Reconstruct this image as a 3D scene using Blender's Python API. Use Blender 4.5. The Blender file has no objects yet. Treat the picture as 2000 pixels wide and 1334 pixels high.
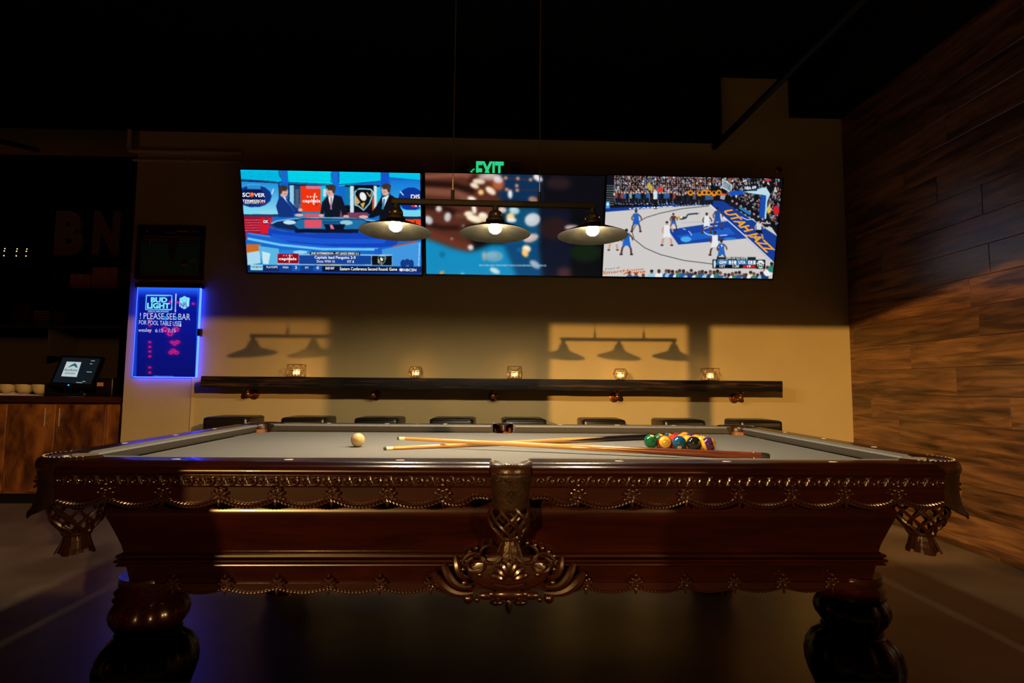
import bpy, bmesh, math, random
import numpy as np
from mathutils import Vector, Matrix

random.seed(7)
rng = np.random.default_rng(7)
scn = bpy.context.scene
COL = scn.collection
PI = math.pi

# ------------------------------------------------------------------ camera
F, PITCH, ROLL, YAW = 1080.92, 0.07717, 0.00845, 0.03053
CAM = np.array([-0.0478, -2.3544, 1.0424])

def ray(u, v):
    """direction of a photo pixel (2000x1334 frame)"""
    a, b = u - 1000.0, v - 667.0
    c, s = math.cos(ROLL), math.sin(ROLL)
    x, y = c * a + s * b, -s * a + c * b
    d = [x / F, 1.0, -y / F]
    c, s = math.cos(PITCH), math.sin(PITCH)
    yy, zz = c * d[1] - s * d[2], s * d[1] + c * d[2]
    c, s = math.cos(YAW), math.sin(YAW)
    return np.array([c * d[0] + s * yy, -s * d[0] + c * yy, zz])

def on_y(u, v, y):
    d = ray(u, v); return CAM + d * (y - CAM[1]) / d[1]
def on_z(u, v, z):
    d = ray(u, v); return CAM + d * (z - CAM[2]) / d[2]

fw = ray(1000, 667); fw /= np.linalg.norm(fw)
rt = ray(1100, 667) - ray(1000, 667); rt /= np.linalg.norm(rt)
up = np.cross(rt, fw)
cam = bpy.data.cameras.new('camera'); camo = bpy.data.objects.new('camera', cam); COL.objects.link(camo)
cam.sensor_width = 36.0; cam.lens = 36.0 * F / 2000.0; cam.clip_start = 0.05; cam.clip_end = 100
M = Matrix(((rt[0], up[0], -fw[0], CAM[0]), (rt[1], up[1], -fw[1], CAM[1]), (rt[2], up[2], -fw[2], CAM[2]), (0, 0, 0, 1)))
camo.matrix_world = M
scn.camera = camo

# ------------------------------------------------------------------ world, big lights, exposure
scn.view_settings.view_transform = 'Standard'
scn.view_settings.look = 'None'
scn.view_settings.gamma = 1.0
scn.view_settings.use_curve_mapping = False
scn.view_settings.exposure = 0.0
w = bpy.data.worlds.new('world'); scn.world = w; w.use_nodes = True
w.node_tree.nodes['Background'].inputs[0].default_value = (1.0, 0.72, 0.5, 1)
w.node_tree.nodes['Background'].inputs[1].default_value = 0.010

def spot(name, loc, target, power, color, radius, cone):
    l = bpy.data.lights.new(name, 'SPOT'); l.energy = power; l.color = color
    l.shadow_soft_size = radius; l.spot_size = cone; l.spot_blend = 0.3
    o = bpy.data.objects.new(name, l); COL.objects.link(o); o.location = loc
    d = Vector(target) - Vector(loc); o.rotation_euler = d.to_track_quat('-Z', 'Y').to_euler()
    return o
# two warm house lights in the hall behind the opening at the photographer's back
HALL_A = (-8.105, -17.8, 4.765); HALL_B = (9.2, -14.3, 4.18)
spot('hall_light_a', HALL_A, (0.0, 0.0, 1.0), 18500, (1.0, 0.55, 0.165), 0.08, math.radians(40))
spot('hall_light_b', HALL_B, (0.0, 0.0, 1.0), 7600, (1.0, 0.54, 0.185), 0.08, math.radians(40))

# ------------------------------------------------------------------ materials
def nt(name):
    m = bpy.data.materials.new(name); m.use_nodes = True
    t = m.node_tree; return m, t, t.nodes['Principled BSDF']
def mat(name, col, rough=0.5, metal=0.0, coat=0.0, spec=0.5, bump=0.0, bscale=60.0, var=0.0, vscale=6.0, emit=None, estr=0.0, trans=0.0, alpha=1.0):
    m, t, b = nt(name)
    b.inputs['Base Color'].default_value = (*col, 1); b.inputs['Roughness'].default_value = rough
    b.inputs['Metallic'].default_value = metal; b.inputs['Coat Weight'].default_value = coat
    b.inputs['Coat Roughness'].default_value = 0.06
    b.inputs['Specular IOR Level'].default_value = spec
    b.inputs['Transmission Weight'].default_value = trans
    b.inputs['Alpha'].default_value = alpha
    if emit: b.inputs['Emission Color'].default_value = (*emit, 1); b.inputs['Emission Strength'].default_value = estr
    if var or bump:
        tc = t.nodes.new('ShaderNodeTexCoord')
    if var:
        n = t.nodes.new('ShaderNodeTexNoise'); n.inputs['Scale'].default_value = vscale; n.inputs['Detail'].default_value = 6
        t.links.new(tc.outputs['Object'], n.inputs['Vector'])
        r = t.nodes.new('ShaderNodeValToRGB')
        r.color_ramp.elements[0].position = 0.3; r.color_ramp.elements[1].position = 0.7
        r.color_ramp.elements[0].color = (*[c * (1 - var) for c in col], 1); r.color_ramp.elements[1].color = (*[min(1, c * (1 + var)) for c in col], 1)
        t.links.new(n.outputs['Fac'], r.inputs['Fac']); t.links.new(r.outputs['Color'], b.inputs['Base Color'])
    if bump:
        n2 = t.nodes.new('ShaderNodeTexNoise'); n2.inputs['Scale'].default_value = bscale; n2.inputs['Detail'].default_value = 4
        t.links.new(tc.outputs['Object'], n2.inputs['Vector'])
        bp = t.nodes.new('ShaderNodeBump'); bp.inputs['Strength'].default_value = bump; bp.inputs['Distance'].default_value = 0.01
        t.links.new(n2.outputs['Fac'], bp.inputs['Height']); t.links.new(bp.outputs['Normal'], b.inputs['Normal'])
    return m
def wood(name, dark, light, scale, stretch, rough=0.4, coat=0.0, rand=0.0, knots=0.0, bump=0.05, spec=0.5):
    """stretch = object-space scale vector of the grain noise; rand = tone change from object to object"""
    m, t, b = nt(name); L = t.links
    tc = t.nodes.new('ShaderNodeTexCoord'); mp = t.nodes.new('ShaderNodeMapping'); mp.inputs['Scale'].default_value = stretch
    L.new(tc.outputs['Object'], mp.inputs['Vector'])
    oi = t.nodes.new('ShaderNodeObjectInfo')
    ad = t.nodes.new('ShaderNodeVectorMath'); ad.operation = 'ADD'
    mul = t.nodes.new('ShaderNodeMath'); mul.operation = 'MULTIPLY'; mul.inputs[1].default_value = 37.0 if rand else 0.0
    L.new(oi.outputs['Random'], mul.inputs[0]); L.new(mp.outputs['Vector'], ad.inputs[0]); L.new(mul.outputs[0], ad.inputs[1])
    n = t.nodes.new('ShaderNodeTexNoise'); n.inputs['Scale'].default_value = scale; n.inputs['Detail'].default_value = 8; n.inputs['Roughness'].default_value = 0.62; n.inputs['Distortion'].default_value = 0.6
    L.new(ad.outputs[0], n.inputs['Vector'])
    r = t.nodes.new('ShaderNodeValToRGB'); r.color_ramp.elements[0].position = 0.34; r.color_ramp.elements[1].position = 0.68
    r.color_ramp.elements[0].color = (*dark, 1); r.color_ramp.elements[1].color = (*light, 1)
    L.new(n.outputs['Fac'], r.inputs['Fac']); out = r.outputs['Color']
    if rand:
        mr = t.nodes.new('ShaderNodeMapRange'); mr.inputs['To Min'].default_value = 1 - rand; mr.inputs['To Max'].default_value = 1 + rand
        L.new(oi.outputs['Random'], mr.inputs['Value'])
        hs = t.nodes.new('ShaderNodeHueSaturation'); L.new(mr.outputs[0], hs.inputs['Value']); L.new(out, hs.inputs['Color']); out = hs.outputs['Color']
    if knots:
        n3 = t.nodes.new('ShaderNodeTexNoise'); n3.inputs['Scale'].default_value = scale * 0.35; n3.inputs['Detail'].default_value = 3; n3.inputs['Distortion'].default_value = 1.5
        L.new(ad.outputs[0], n3.inputs['Vector'])
        r3 = t.nodes.new('ShaderNodeValToRGB'); r3.color_ramp.elements[0].position = 0.36; r3.color_ramp.elements[1].position = 0.5
        r3.color_ramp.elements[0].color = (1 - knots,) * 3 + (1,); r3.color_ramp.elements[1].color = (1, 1, 1, 1)
        L.new(n3.outputs['Fac'], r3.inputs['Fac'])
        mx = t.nodes.new('ShaderNodeMix'); mx.data_type = 'RGBA'; mx.blend_type = 'MULTIPLY'; mx.inputs['Factor'].default_value = 1
        L.new(out, mx.inputs['A']); L.new(r3.outputs['Color'], mx.inputs['B']); out = mx.outputs['Result']
    L.new(out, b.inputs['Base Color'])
    b.inputs['Roughness'].default_value = rough; b.inputs['Coat Weight'].default_value = coat; b.inputs['Coat Roughness'].default_value = 0.05
    b.inputs['Specular IOR Level'].default_value = spec
    if bump:
        bp = t.nodes.new('ShaderNodeBump'); bp.inputs['Strength'].default_value = bump; bp.inputs['Distance'].default_value = 0.004
        L.new(n.outputs['Fac'], bp.inputs['Height']); L.new(bp.outputs['Normal'], b.inputs['Normal'])
    return m
def glow(name, col, s):
    m = bpy.data.materials.new(name); m.use_nodes = True; t = m.node_tree
    t.nodes.remove(t.nodes['Principled BSDF']); e = t.nodes.new('ShaderNodeEmission')
    e.inputs[0].default_value = (*col, 1); e.inputs[1].default_value = s
    t.links.new(e.outputs[0], t.nodes['Material Output'].inputs[0]); return m
def vcol(name, attr, emission, rough=0.4):
    """colours from a painted colour attribute: flat print or a lit display"""
    m, t, b = nt(name); a = t.nodes.new('ShaderNodeAttribute'); a.attribute_name = attr
    if emission:
        b.inputs['Base Color'].default_value = (0.004, 0.004, 0.004, 1); b.inputs['Roughness'].default_value = 0.25
        t.links.new(a.outputs['Color'], b.inputs['Emission Color']); b.inputs['Emission Strength'].default_value = emission
    else:
        t.links.new(a.outputs['Color'], b.inputs['Base Color']); b.inputs['Roughness'].default_value = rough
    return m

def srgb(r, g, b):
    f = lambda c: (c / 255 / 12.92) if c / 255 <= 0.04045 else ((c / 255 + 0.055) / 1.055) ** 2.4
    return (f(r), f(g), f(b))

MT = {}
MT['plaster'] = mat('beige plaster', (0.42, 0.325, 0.155), 0.85, bump=0.08, bscale=160, var=0.05, vscale=2.5, spec=0.2)
MT['black'] = mat('black ceiling paint', (0.006, 0.006, 0.007), 0.9, spec=0.1)
MT['barwall'] = mat('dark bar paint', (0.020, 0.012, 0.009), 0.8, spec=0.2)
MT['concrete'] = mat('polished concrete', (0.22, 0.160, 0.095), 0.32, var=0.45, vscale=1.6, bump=0.03, bscale=25, spec=0.4)
MT['plank'] = wood('walnut laminate plank', (0.052, 0.020, 0.007), (0.27, 0.118, 0.038), 2.6, (6.0, 0.9, 9.0), 0.29, rand=0.28, knots=0.6, bump=0.04, spec=0.8)
MT['mahog'] = wood('dark red mahogany', (0.0070, 0.0011, 0.0006), (0.0175, 0.0029, 0.0012), 2.2, (1.2, 6.0, 9.0), 0.26, coat=0.25, spec=0.4, bump=0.015)
MT['carve'] = mat('carved mahogany', (0.015, 0.0036, 0.0014), 0.27, coat=0.2)
MT['cloth'] = mat('grey billiard cloth', (0.150, 0.148, 0.143), 0.95, bump=0.12, bscale=900, var=0.04, vscale=300, spec=0.1)
MT['leather'] = mat('brown leather', (0.018, 0.0058, 0.0022), 0.32, bump=0.12, bscale=90, var=0.3, vscale=30, spec=0.35)
MT['leather2'] = mat('tooled leather', (0.012, 0.0052, 0.0020), 0.45, bump=0.2, bscale=110, var=0.3, vscale=40, spec=0.25)
MT['liner'] = mat('tan pocket leather', (0.22, 0.075, 0.022), 0.45, spec=0.4)
MT['pearl'] = mat('pearl inlay', (0.80, 0.72, 0.55), 0.25)
MT['stitch'] = mat('pale stitching', (0.55, 0.48, 0.40), 0.5)
MT['blackmetal'] = mat('black metal', (0.005, 0.0045, 0.004), 0.6, spec=0.12)
MT['shadein'] = mat('blackened shade steel', (0.0026, 0.0023, 0.0014), 0.6, bump=0.15, bscale=60, var=0.3, vscale=25, spec=0.04)
MT['brass'] = mat('aged brass', (0.45, 0.23, 0.06), 0.35, metal=1.0)
MT['steelcable'] = mat('steel cable', (0.28, 0.25, 0.18), 0.6)
MT['bulb'] = glow('lit bulb', (1.0, 0.82, 0.55), 1750)
MT['tvblack'] = mat('black tv plastic', (0.004, 0.004, 0.005), 0.35)
MT['beam'] = wood('charred shelf timber', (0.0025, 0.0016, 0.0012), (0.11, 0.045, 0.016), 3.0, (0.8, 9.0, 14.0), 0.6, bump=0.4, spec=0.2)
MT['beam'].node_tree.nodes['Color Ramp'].color_ramp.elements[0].position = 0.50; MT['beam'].node_tree.nodes['Color Ramp'].color_ramp.elements[1].position = 0.80
MT['copper'] = mat('copper pipe', (0.30, 0.11, 0.035), 0.35, metal=0.9, var=0.3, vscale=30)
MT['vinyl'] = mat('black vinyl', (0.008, 0.007, 0.006), 0.32)
MT['stoolwood'] = mat('black stool wood', (0.012, 0.009, 0.007), 0.5)
MT['cab'] = wood('stained maple cabinet', (0.060, 0.017, 0.005), (0.30, 0.115, 0.028), 2.2, (3.0, 3.0, 1.6), 0.38, rand=0.06, knots=0.55, bump=0.0)
MT['counter'] = mat('dark red countertop', (0.030, 0.010, 0.006), 0.25)
MT['steel'] = mat('brushed steel', (0.65, 0.55, 0.42), 0.35, metal=0.9)
MT['card'] = mat('brown cardboard', (0.52, 0.28, 0.16), 0.85, var=0.15, vscale=12)
MT['cream'] = mat('cream plastic', (0.50, 0.40, 0.20), 0.5)
MT['white'] = mat('white cloth', (0.62, 0.50, 0.40), 0.9, bump=0.3, bscale=40)
MT['paintpipe'] = mat('beige painted conduit', (0.42, 0.33, 0.20), 0.7)
MT['letter'] = mat('grey letter paint', (0.30, 0.28, 0.30), 0.8)
MT['maple'] = wood('maple cue shaft', (0.36, 0.19, 0.050), (0.47, 0.27, 0.085), 5, (40, 40, 2), 0.3, coat=0.4, bump=0)
MT['cuebutt'] = wood('cocobolo cue butt', (0.055, 0.010, 0.005), (0.16, 0.040, 0.015), 5, (40, 40, 2), 0.22, coat=0.6, bump=0)
MT['ebony'] = mat('ebony cue butt', (0.006, 0.005, 0.005), 0.2, coat=0.5)
MT['ferrule'] = mat('ivory ferrule', (0.80, 0.70, 0.50), 0.35)
MT['cuetip'] = mat('blue leather tip', (0.035, 0.035, 0.05), 0.8)
MT['rubber'] = mat('black rubber', (0.006, 0.006, 0.006), 0.6)
MT['glass'] = mat('clear glass', (0.9, 0.8, 0.6), 0.03, alpha=0.10)
MT['wire'] = mat('bronze wire', (0.16, 0.075, 0.022), 0.4, metal=0.6)
MT['wax'] = mat('white wax', (0.8, 0.7, 0.5), 0.5)
MT['tin'] = mat('tealight tin', (0.4, 0.32, 0.22), 0.35, metal=0.9)
MT['flame'] = glow('candle flame', (1.0, 0.55, 0.17), 330)

# ------------------------------------------------------------------ object helpers
def tag(o, label=None, cat=None, group=None, kind=None):
    if label: o['label'] = label
    if cat: o['category'] = cat
    if group: o['group'] = group
    if kind: o['kind'] = kind
    return o
def empty(name, loc, label, cat, group=None, rz=0.0):
    o = bpy.data.objects.new(name, None); COL.objects.link(o); o.empty_display_size = 0.05
    o.location = loc; o.rotation_euler = (0, 0, rz)
    return tag(o, label, cat, group)
def link(name, me, parent=None, loc=(0, 0, 0), rot=(0, 0, 0), scale=(1, 1, 1)):
    o = bpy.data.objects.new(name, me); COL.objects.link(o)
    o.location = loc; o.rotation_euler = rot; o.scale = scale
    if parent: o.parent = parent
    return o
def copy_tree(o, parent=None):
    c = o.copy(); COL.objects.link(c); c.parent = parent
    for ch in list(o.children): copy_tree(ch, c)
    return c

class MB:
    """collects simple shapes into one mesh"""
    def __init__(s): s.v = []; s.f = []
    def add(s, vs, fs, T=None):
        b = len(s.v)
        s.v += [tuple(T @ Vector(p)) if T is not None else tuple(p) for p in vs]
        s.f += [tuple(i + b for i in q) for q in fs]; return s
    def box(s, x0, x1, y0, y1, z0, z1, T=None):
        return s.add([(x0, y0, z0), (x1, y0, z0), (x1, y1, z0), (x0, y1, z0), (x0, y0, z1), (x1, y0, z1), (x1, y1, z1), (x0, y1, z1)],
                     [(0, 3, 2, 1), (4, 5, 6, 7), (0, 1, 5, 4), (1, 2, 6, 5), (2, 3, 7, 6), (3, 0, 4, 7)], T)
    def rbox(s, x0, x1, y0, y1, z0, z1, r, T=None, n=3):
        """box with rounded vertical corners and softened top/bottom rims"""
        def loop(ins, z):
            out = []
            rr = max(r - ins, 1e-4)
            for cx, cy, a0 in ((x1 - r, y1 - r, 0), (x0 + r, y1 - r, PI / 2), (x0 + r, y0 + r, PI), (x1 - r, y0 + r, 1.5 * PI)):
                for k in range(n + 1):
                    a = a0 + k / n * PI / 2; out.append((cx + rr * math.cos(a), cy + rr * math.sin(a), z))
            return out
        q = min(r, (z1 - z0) / 2) * 0.7
        return s.loops([loop(q, z0), loop(q * .3, z0 + q * .3), loop(0, z0 + q), loop(0, z1 - q), loop(q * .3, z1 - q * .3), loop(q, z1)], caps=True, T=T)
    def loops(s, L, caps=False, closed=True, T=None):
        n = len(L[0]); vs = [p for l in L for p in l]; fs = []
        for i in range(len(L) - 1):
            for k in range(n if closed else n - 1):
                a, b = i * n + k, i * n + (k + 1) % n
                fs.append((a, b, b + n, a + n))
        if caps: fs.append(tuple(reversed(range(n)))); fs.append(tuple(range((len(L) - 1) * n, len(L) * n)))
        return s.add(vs, fs, T)
    def lathe(s, prof, n=24, T=None, a0=0.0, a1=2 * PI, lobes=0, depth=0.0, caps=False):
        full = abs(a1 - a0 - 2 * PI) < 1e-6; L = []
        m = n if full else n + 1
        for r, z in prof:
            l = []
            for k in range(m):
                a = a0 + (a1 - a0) * k / n
                rr = r * (1 - depth * (1 - abs(math.cos(lobes * a / 2))) ** 1.0) if lobes else r
                l.append((rr * math.cos(a), rr * math.sin(a), z))
            L.append(l)
        return s.loops(L, caps=caps, closed=full, T=T)
    def tube(s, pts, r, n=6, closed=False, caps=True, T=None):
        pts = [Vector(p) for p in pts]; m = len(pts); L = []
        up_ = Vector((0.0123, 0.031, 1)); prev = None
        for i, p in enumerate(pts):
            a = pts[(i - 1) % m] if (closed or i) else p; b = pts[(i + 1) % m] if (closed or i < m - 1) else p
            t = (b - a).normalized()
            if prev is None:
                h = up_ if abs(t.dot(up_)) < 0.9 else Vector((1, 0.02, 0.01)); x = t.cross(h).normalized()
            else:
                x = (prev - t * prev.dot(t)).normalized()
            prev = x; y = t.cross(x); rr = r[i] if hasattr(r, '__len__') else r
            L.append([tuple(p + (x * math.cos(k / n * 2 * PI) + y * math.sin(k / n * 2 * PI)) * rr) for k in range(n)])
        if closed: L.append(L[0]); caps = False
        return s.loops(L, caps=caps, T=T)
    def ball(s, c, rx, ry=None, rz=None, nu=8, nv=6, T=None):
        ry = ry or rx; rz = rz or rx; vs = [(c[0], c[1], c[2] - rz)]; fs = []
        for j in range(1, nv):
            ph = -PI / 2 + PI * j / nv
            for i in range(nu):
                a = 2 * PI * i / nu; vs.append((c[0] + rx * math.cos(ph) * math.cos(a), c[1] + ry * math.cos(ph) * math.sin(a), c[2] + rz * math.sin(ph)))
        vs.append((c[0], c[1], c[2] + rz)); e = len(vs) - 1
        for i in range(nu):
            fs.append((0, 1 + (i + 1) % nu, 1 + i)); fs.append((e, e - nu + i, e - nu + (i + 1) % nu))
        for j in range(nv - 2):
            for i in range(nu):
                a = 1 + j * nu + i; b = 1 + j * nu + (i + 1) % nu; fs.append((a, b, b + nu, a + nu))
        return s.add(vs, fs, T)
    def prism(s, poly, h, T=None):
        """poly in local XY extruded to z=h"""
        n = len(poly)
        return s.add([(x, y, 0) for x, y in poly] + [(x, y, h) for x, y in poly],
                     [tuple(reversed(range(n))), tuple(range(n, 2 * n))] + [(i, (i + 1) % n, n + (i + 1) % n, n + i) for i in range(n)], T)
    def mesh(s, name, m, smooth=True, angle=40):
        me = bpy.data.meshes.new(name); me.from_pydata(s.v, [], s.f)
        bm = bmesh.new(); bm.from_mesh(me); bmesh.ops.recalc_face_normals(bm, faces=bm.faces)
        if smooth:
            for f in bm.faces: f.smooth = True
            for e in bm.edges:
                if len(e.link_faces) == 2 and e.calc_face_angle(0) > math.radians(angle): e.smooth = False
        bm.to_mesh(me); bm.free()
        for x in (m if isinstance(m, (list, tuple)) else [m]): me.materials.append(x)
        return me
    def build(s, name, m, parent=None, smooth=True, angle=40, **k):
        return link(name, s.mesh(name, m, smooth, angle), parent, **k)

def text_points(txt, bold=0.0):
    """flat text as (verts in 0..1 box, faces)"""
    c = bpy.data.curves.new('lettering', 'FONT'); c.body = txt; c.size = 1; c.offset = bold; c.resolution_u = 3
    o = bpy.data.objects.new('lettering', c); COL.objects.link(o)
    dg = bpy.context.evaluated_depsgraph_get()
    me = bpy.data.meshes.new_from_object(o.evaluated_get(dg))
    v = np.array([p.co[:] for p in me.vertices]); fs = [tuple(p.vertices) for p in me.polygons]
    bpy.data.objects.remove(o); bpy.data.curves.remove(c); bpy.data.meshes.remove(me)
    lo, hi = v.min(0), v.max(0); v = (v - lo) / np.maximum(hi - lo, 1e-6)
    return v[:, :2], fs

# ------------------------------------------------------------------ the room
YW, XR, XL = 2.30, 3.0, -3.09
ZC = 3.77
def struct(o): o['kind'] = 'structure'; return o
struct(MB().box(-7.5, 7.5, -9.0, 3.2, -0.1, 0.0).build('floor', MT['concrete'], smooth=False))
struct(MB().box(XL, XR + 0.12, YW, YW + 0.9, 0.0, 3.9).build('wall_back', MT['plaster'], smooth=False))
ceil = struct(MB().box(-7.5, XR + 0.12, -3.45, 3.2, ZC, 3.9).build('ceiling', MT['black'], smooth=False))
MB().box(-7.0, 1.88, 2.19, YW, 3.165, ZC).build('soffit', MT['black'], ceil, smooth=False)
MB().box(2.53, XR, -3.3, YW, 3.415, ZC).build('soffit', MT['black'], ceil, smooth=False)
# dark bar alcove on the left, deeper than the beige wall
wb = struct(MB().box(-7.5, XL, 3.1, 3.2, 0, ZC).build('wall_bar', MT['barwall'], smooth=False))
MB().box(-7.5, XL, 3.07, 3.1, 3.26, ZC).build('upper_band', MT['plaster'], wb, smooth=False)
struct(MB().box(-7.5, -7.4, -3.3, 3.1, 0, ZC).build('wall_left', MT['barwall'], smooth=False))
# wall behind the photographer with the wide opening to the hall (jambs, header, counter-high sill, one unseen panel added to shade a strip of the back wall)
wf = struct(MB().box(-7.5, -2.02, -3.45, -3.3, 0, ZC).box(2.24, XR + 0.12, -3.45, -3.3, 0, ZC).box(-2.02, 2.24, -3.45, -3.3, 2.468, ZC).box(-2.02, 2.24, -3.45, -3.3, 0, 1.08).build('wall_front', MT['barwall'], smooth=False))
MB().box(-1.115, -0.980, -3.33, -3.305, 1.82, 2.468).build('strip_shade_panel', MT['blackmetal'], wf, smooth=False)
# wood clad wall
wr = struct(MB().box(XR + 0.014, XR + 0.12, -3.3, YW, 0, ZC).build('wall_right', MT['blackmetal'], smooth=False))
joints = {6: 0.95, 9: 1.08, 11: 1.61, 12: 1.22, 13: 0.845, 14: 1.757}
rows = []
z = 3.46
while z > 0.03:
    rows.append((max(z - 0.19, 0.0), min(z, 3.415))); z -= 0.19
PL, PH = 1.22, 0.19
pm = {}
for i, (z0, z1) in enumerate(rows):
    if i == len(rows) - 1: z0 = 0.0
    j0 = joints.get(i, random.uniform(0.0, PL))
    cuts = [YW]
    y = j0 + PL * 3
    while y > -3.3:
        if y < YW - 0.05: cuts.append(y)
        y -= PL
    cuts.append(-3.3)
    for a, b in zip(cuts[:-1], cuts[1:]):
        ln, ht = a - b, z1 - z0
        key = (round(ln, 3), round(ht, 3))
        if key not in pm:
            g = 0.0009; c = 0.0025
            outer = [(-ln / 2 + g, -ht / 2 + g), (ln / 2 - g, -ht / 2 + g), (ln / 2 - g, ht / 2 - g), (-ln / 2 + g, ht / 2 - g)]
            inn = [(-ln / 2 + g + c, -ht / 2 + g + c), (ln / 2 - g - c, -ht / 2 + g + c), (ln / 2 - g - c, ht / 2 - g - c), (-ln / 2 + g + c, ht / 2 - g - c)]
            pm[key] = MB().loops([[(0.014, p, q) for p, q in outer], [(c * .5, p, q) for p, q in outer], [(0, p, q) for p, q in inn]], caps=True).mesh('plank', MT['plank'], smooth=False)
        link('plank', pm[key], wr, loc=(XR + random.uniform(0, 0.0008), (a + b) / 2, (z0 + z1) / 2))
# ceiling services
tag(MB().tube([(1.855, YW, 3.13), (2.03, -3.0, 3.13)], 0.024, 10).build('ceiling_pipe', MT['blackmetal']), 'long black pipe running under the ceiling to the beige wall', 'pipe')
tag(MB().tube([(-4.55, 3.09, 3.30), (-5.7, 1.2, 3.13)], 0.022, 8).build('ceiling_pipe', MT['blackmetal']), 'black pipe under the ceiling above the dark bar shelves', 'pipe')
cd = empty('wall_conduit', (XL, YW, 2.98), 'beige painted conduit bending up at the end of the wall', 'conduit')
a = on_y(250, 293, 2.275); b = on_y(465, 297, 2.275)
MB().tube([(a[0] - XL, -.02, 0.19), (a[0] - XL, -.02, 0.03), (a[0] - XL + .012, -.02, 0.005), (a[0] - XL + .04, -.02, 0), (b[0] - XL, -.02, 0)], 0.019, 8).build('pipe', MT['paintpipe'], cd)
MB().tube([(b[0] - XL - .005, -.02, 0), (b[0] - XL + .035, -.02, 0)], 0.024, 8).build('end_cap', MT['paintpipe'], cd)
cd2 = empty('wall_conduit', (XL, YW, 2.905), 'thin straight beige conduit just under the bent one', 'conduit')
MB().tube([(-.03, -.014, 0), (0.86, -.014, 0)], 0.013, 8).build('pipe', MT['paintpipe'], cd2)
MB().box(0.42, 0.45, -.028, 0, -.017, .017).build('clip', MT['paintpipe'], cd2, smooth=False)
# air grille on the face of the soffit
g = on_z(1035, 112, 3.765)
gr = empty('air_grille', (g[0], g[1], 3.77), 'black slotted air grille set in the black soffit', 'grille')
MB().box(-.20, .20, -.14, .14, -.012, 0).build('frame', MT['blackmetal'], gr, smooth=False)
slat = MB().box(-.185, .185, -.012, .012, -.017, -.012).mesh('slat', MT['blackmetal'], smooth=False)
for k in range(5): link('slat', slat, gr, loc=(0, -.10 + .05 * k, 0))
# small dome sensor on the wall
c = on_y(1523, 331, 2.28)
sn = empty('dome_sensor', (c[0], YW, c[2]), 'small round black dome sensor on wall above a television', 'sensor')
MB().lathe([(0.0, 0.0), (.026, 0.0), (.026, .012), (.02, .016)], 16, T=Matrix.Rotation(PI / 2, 4, 'X')).build('ring', MT['brass'], sn)
MB().ball((0, -.018, 0), .017, nu=12, nv=8).build('dome', MT['vinyl'], sn)

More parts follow.
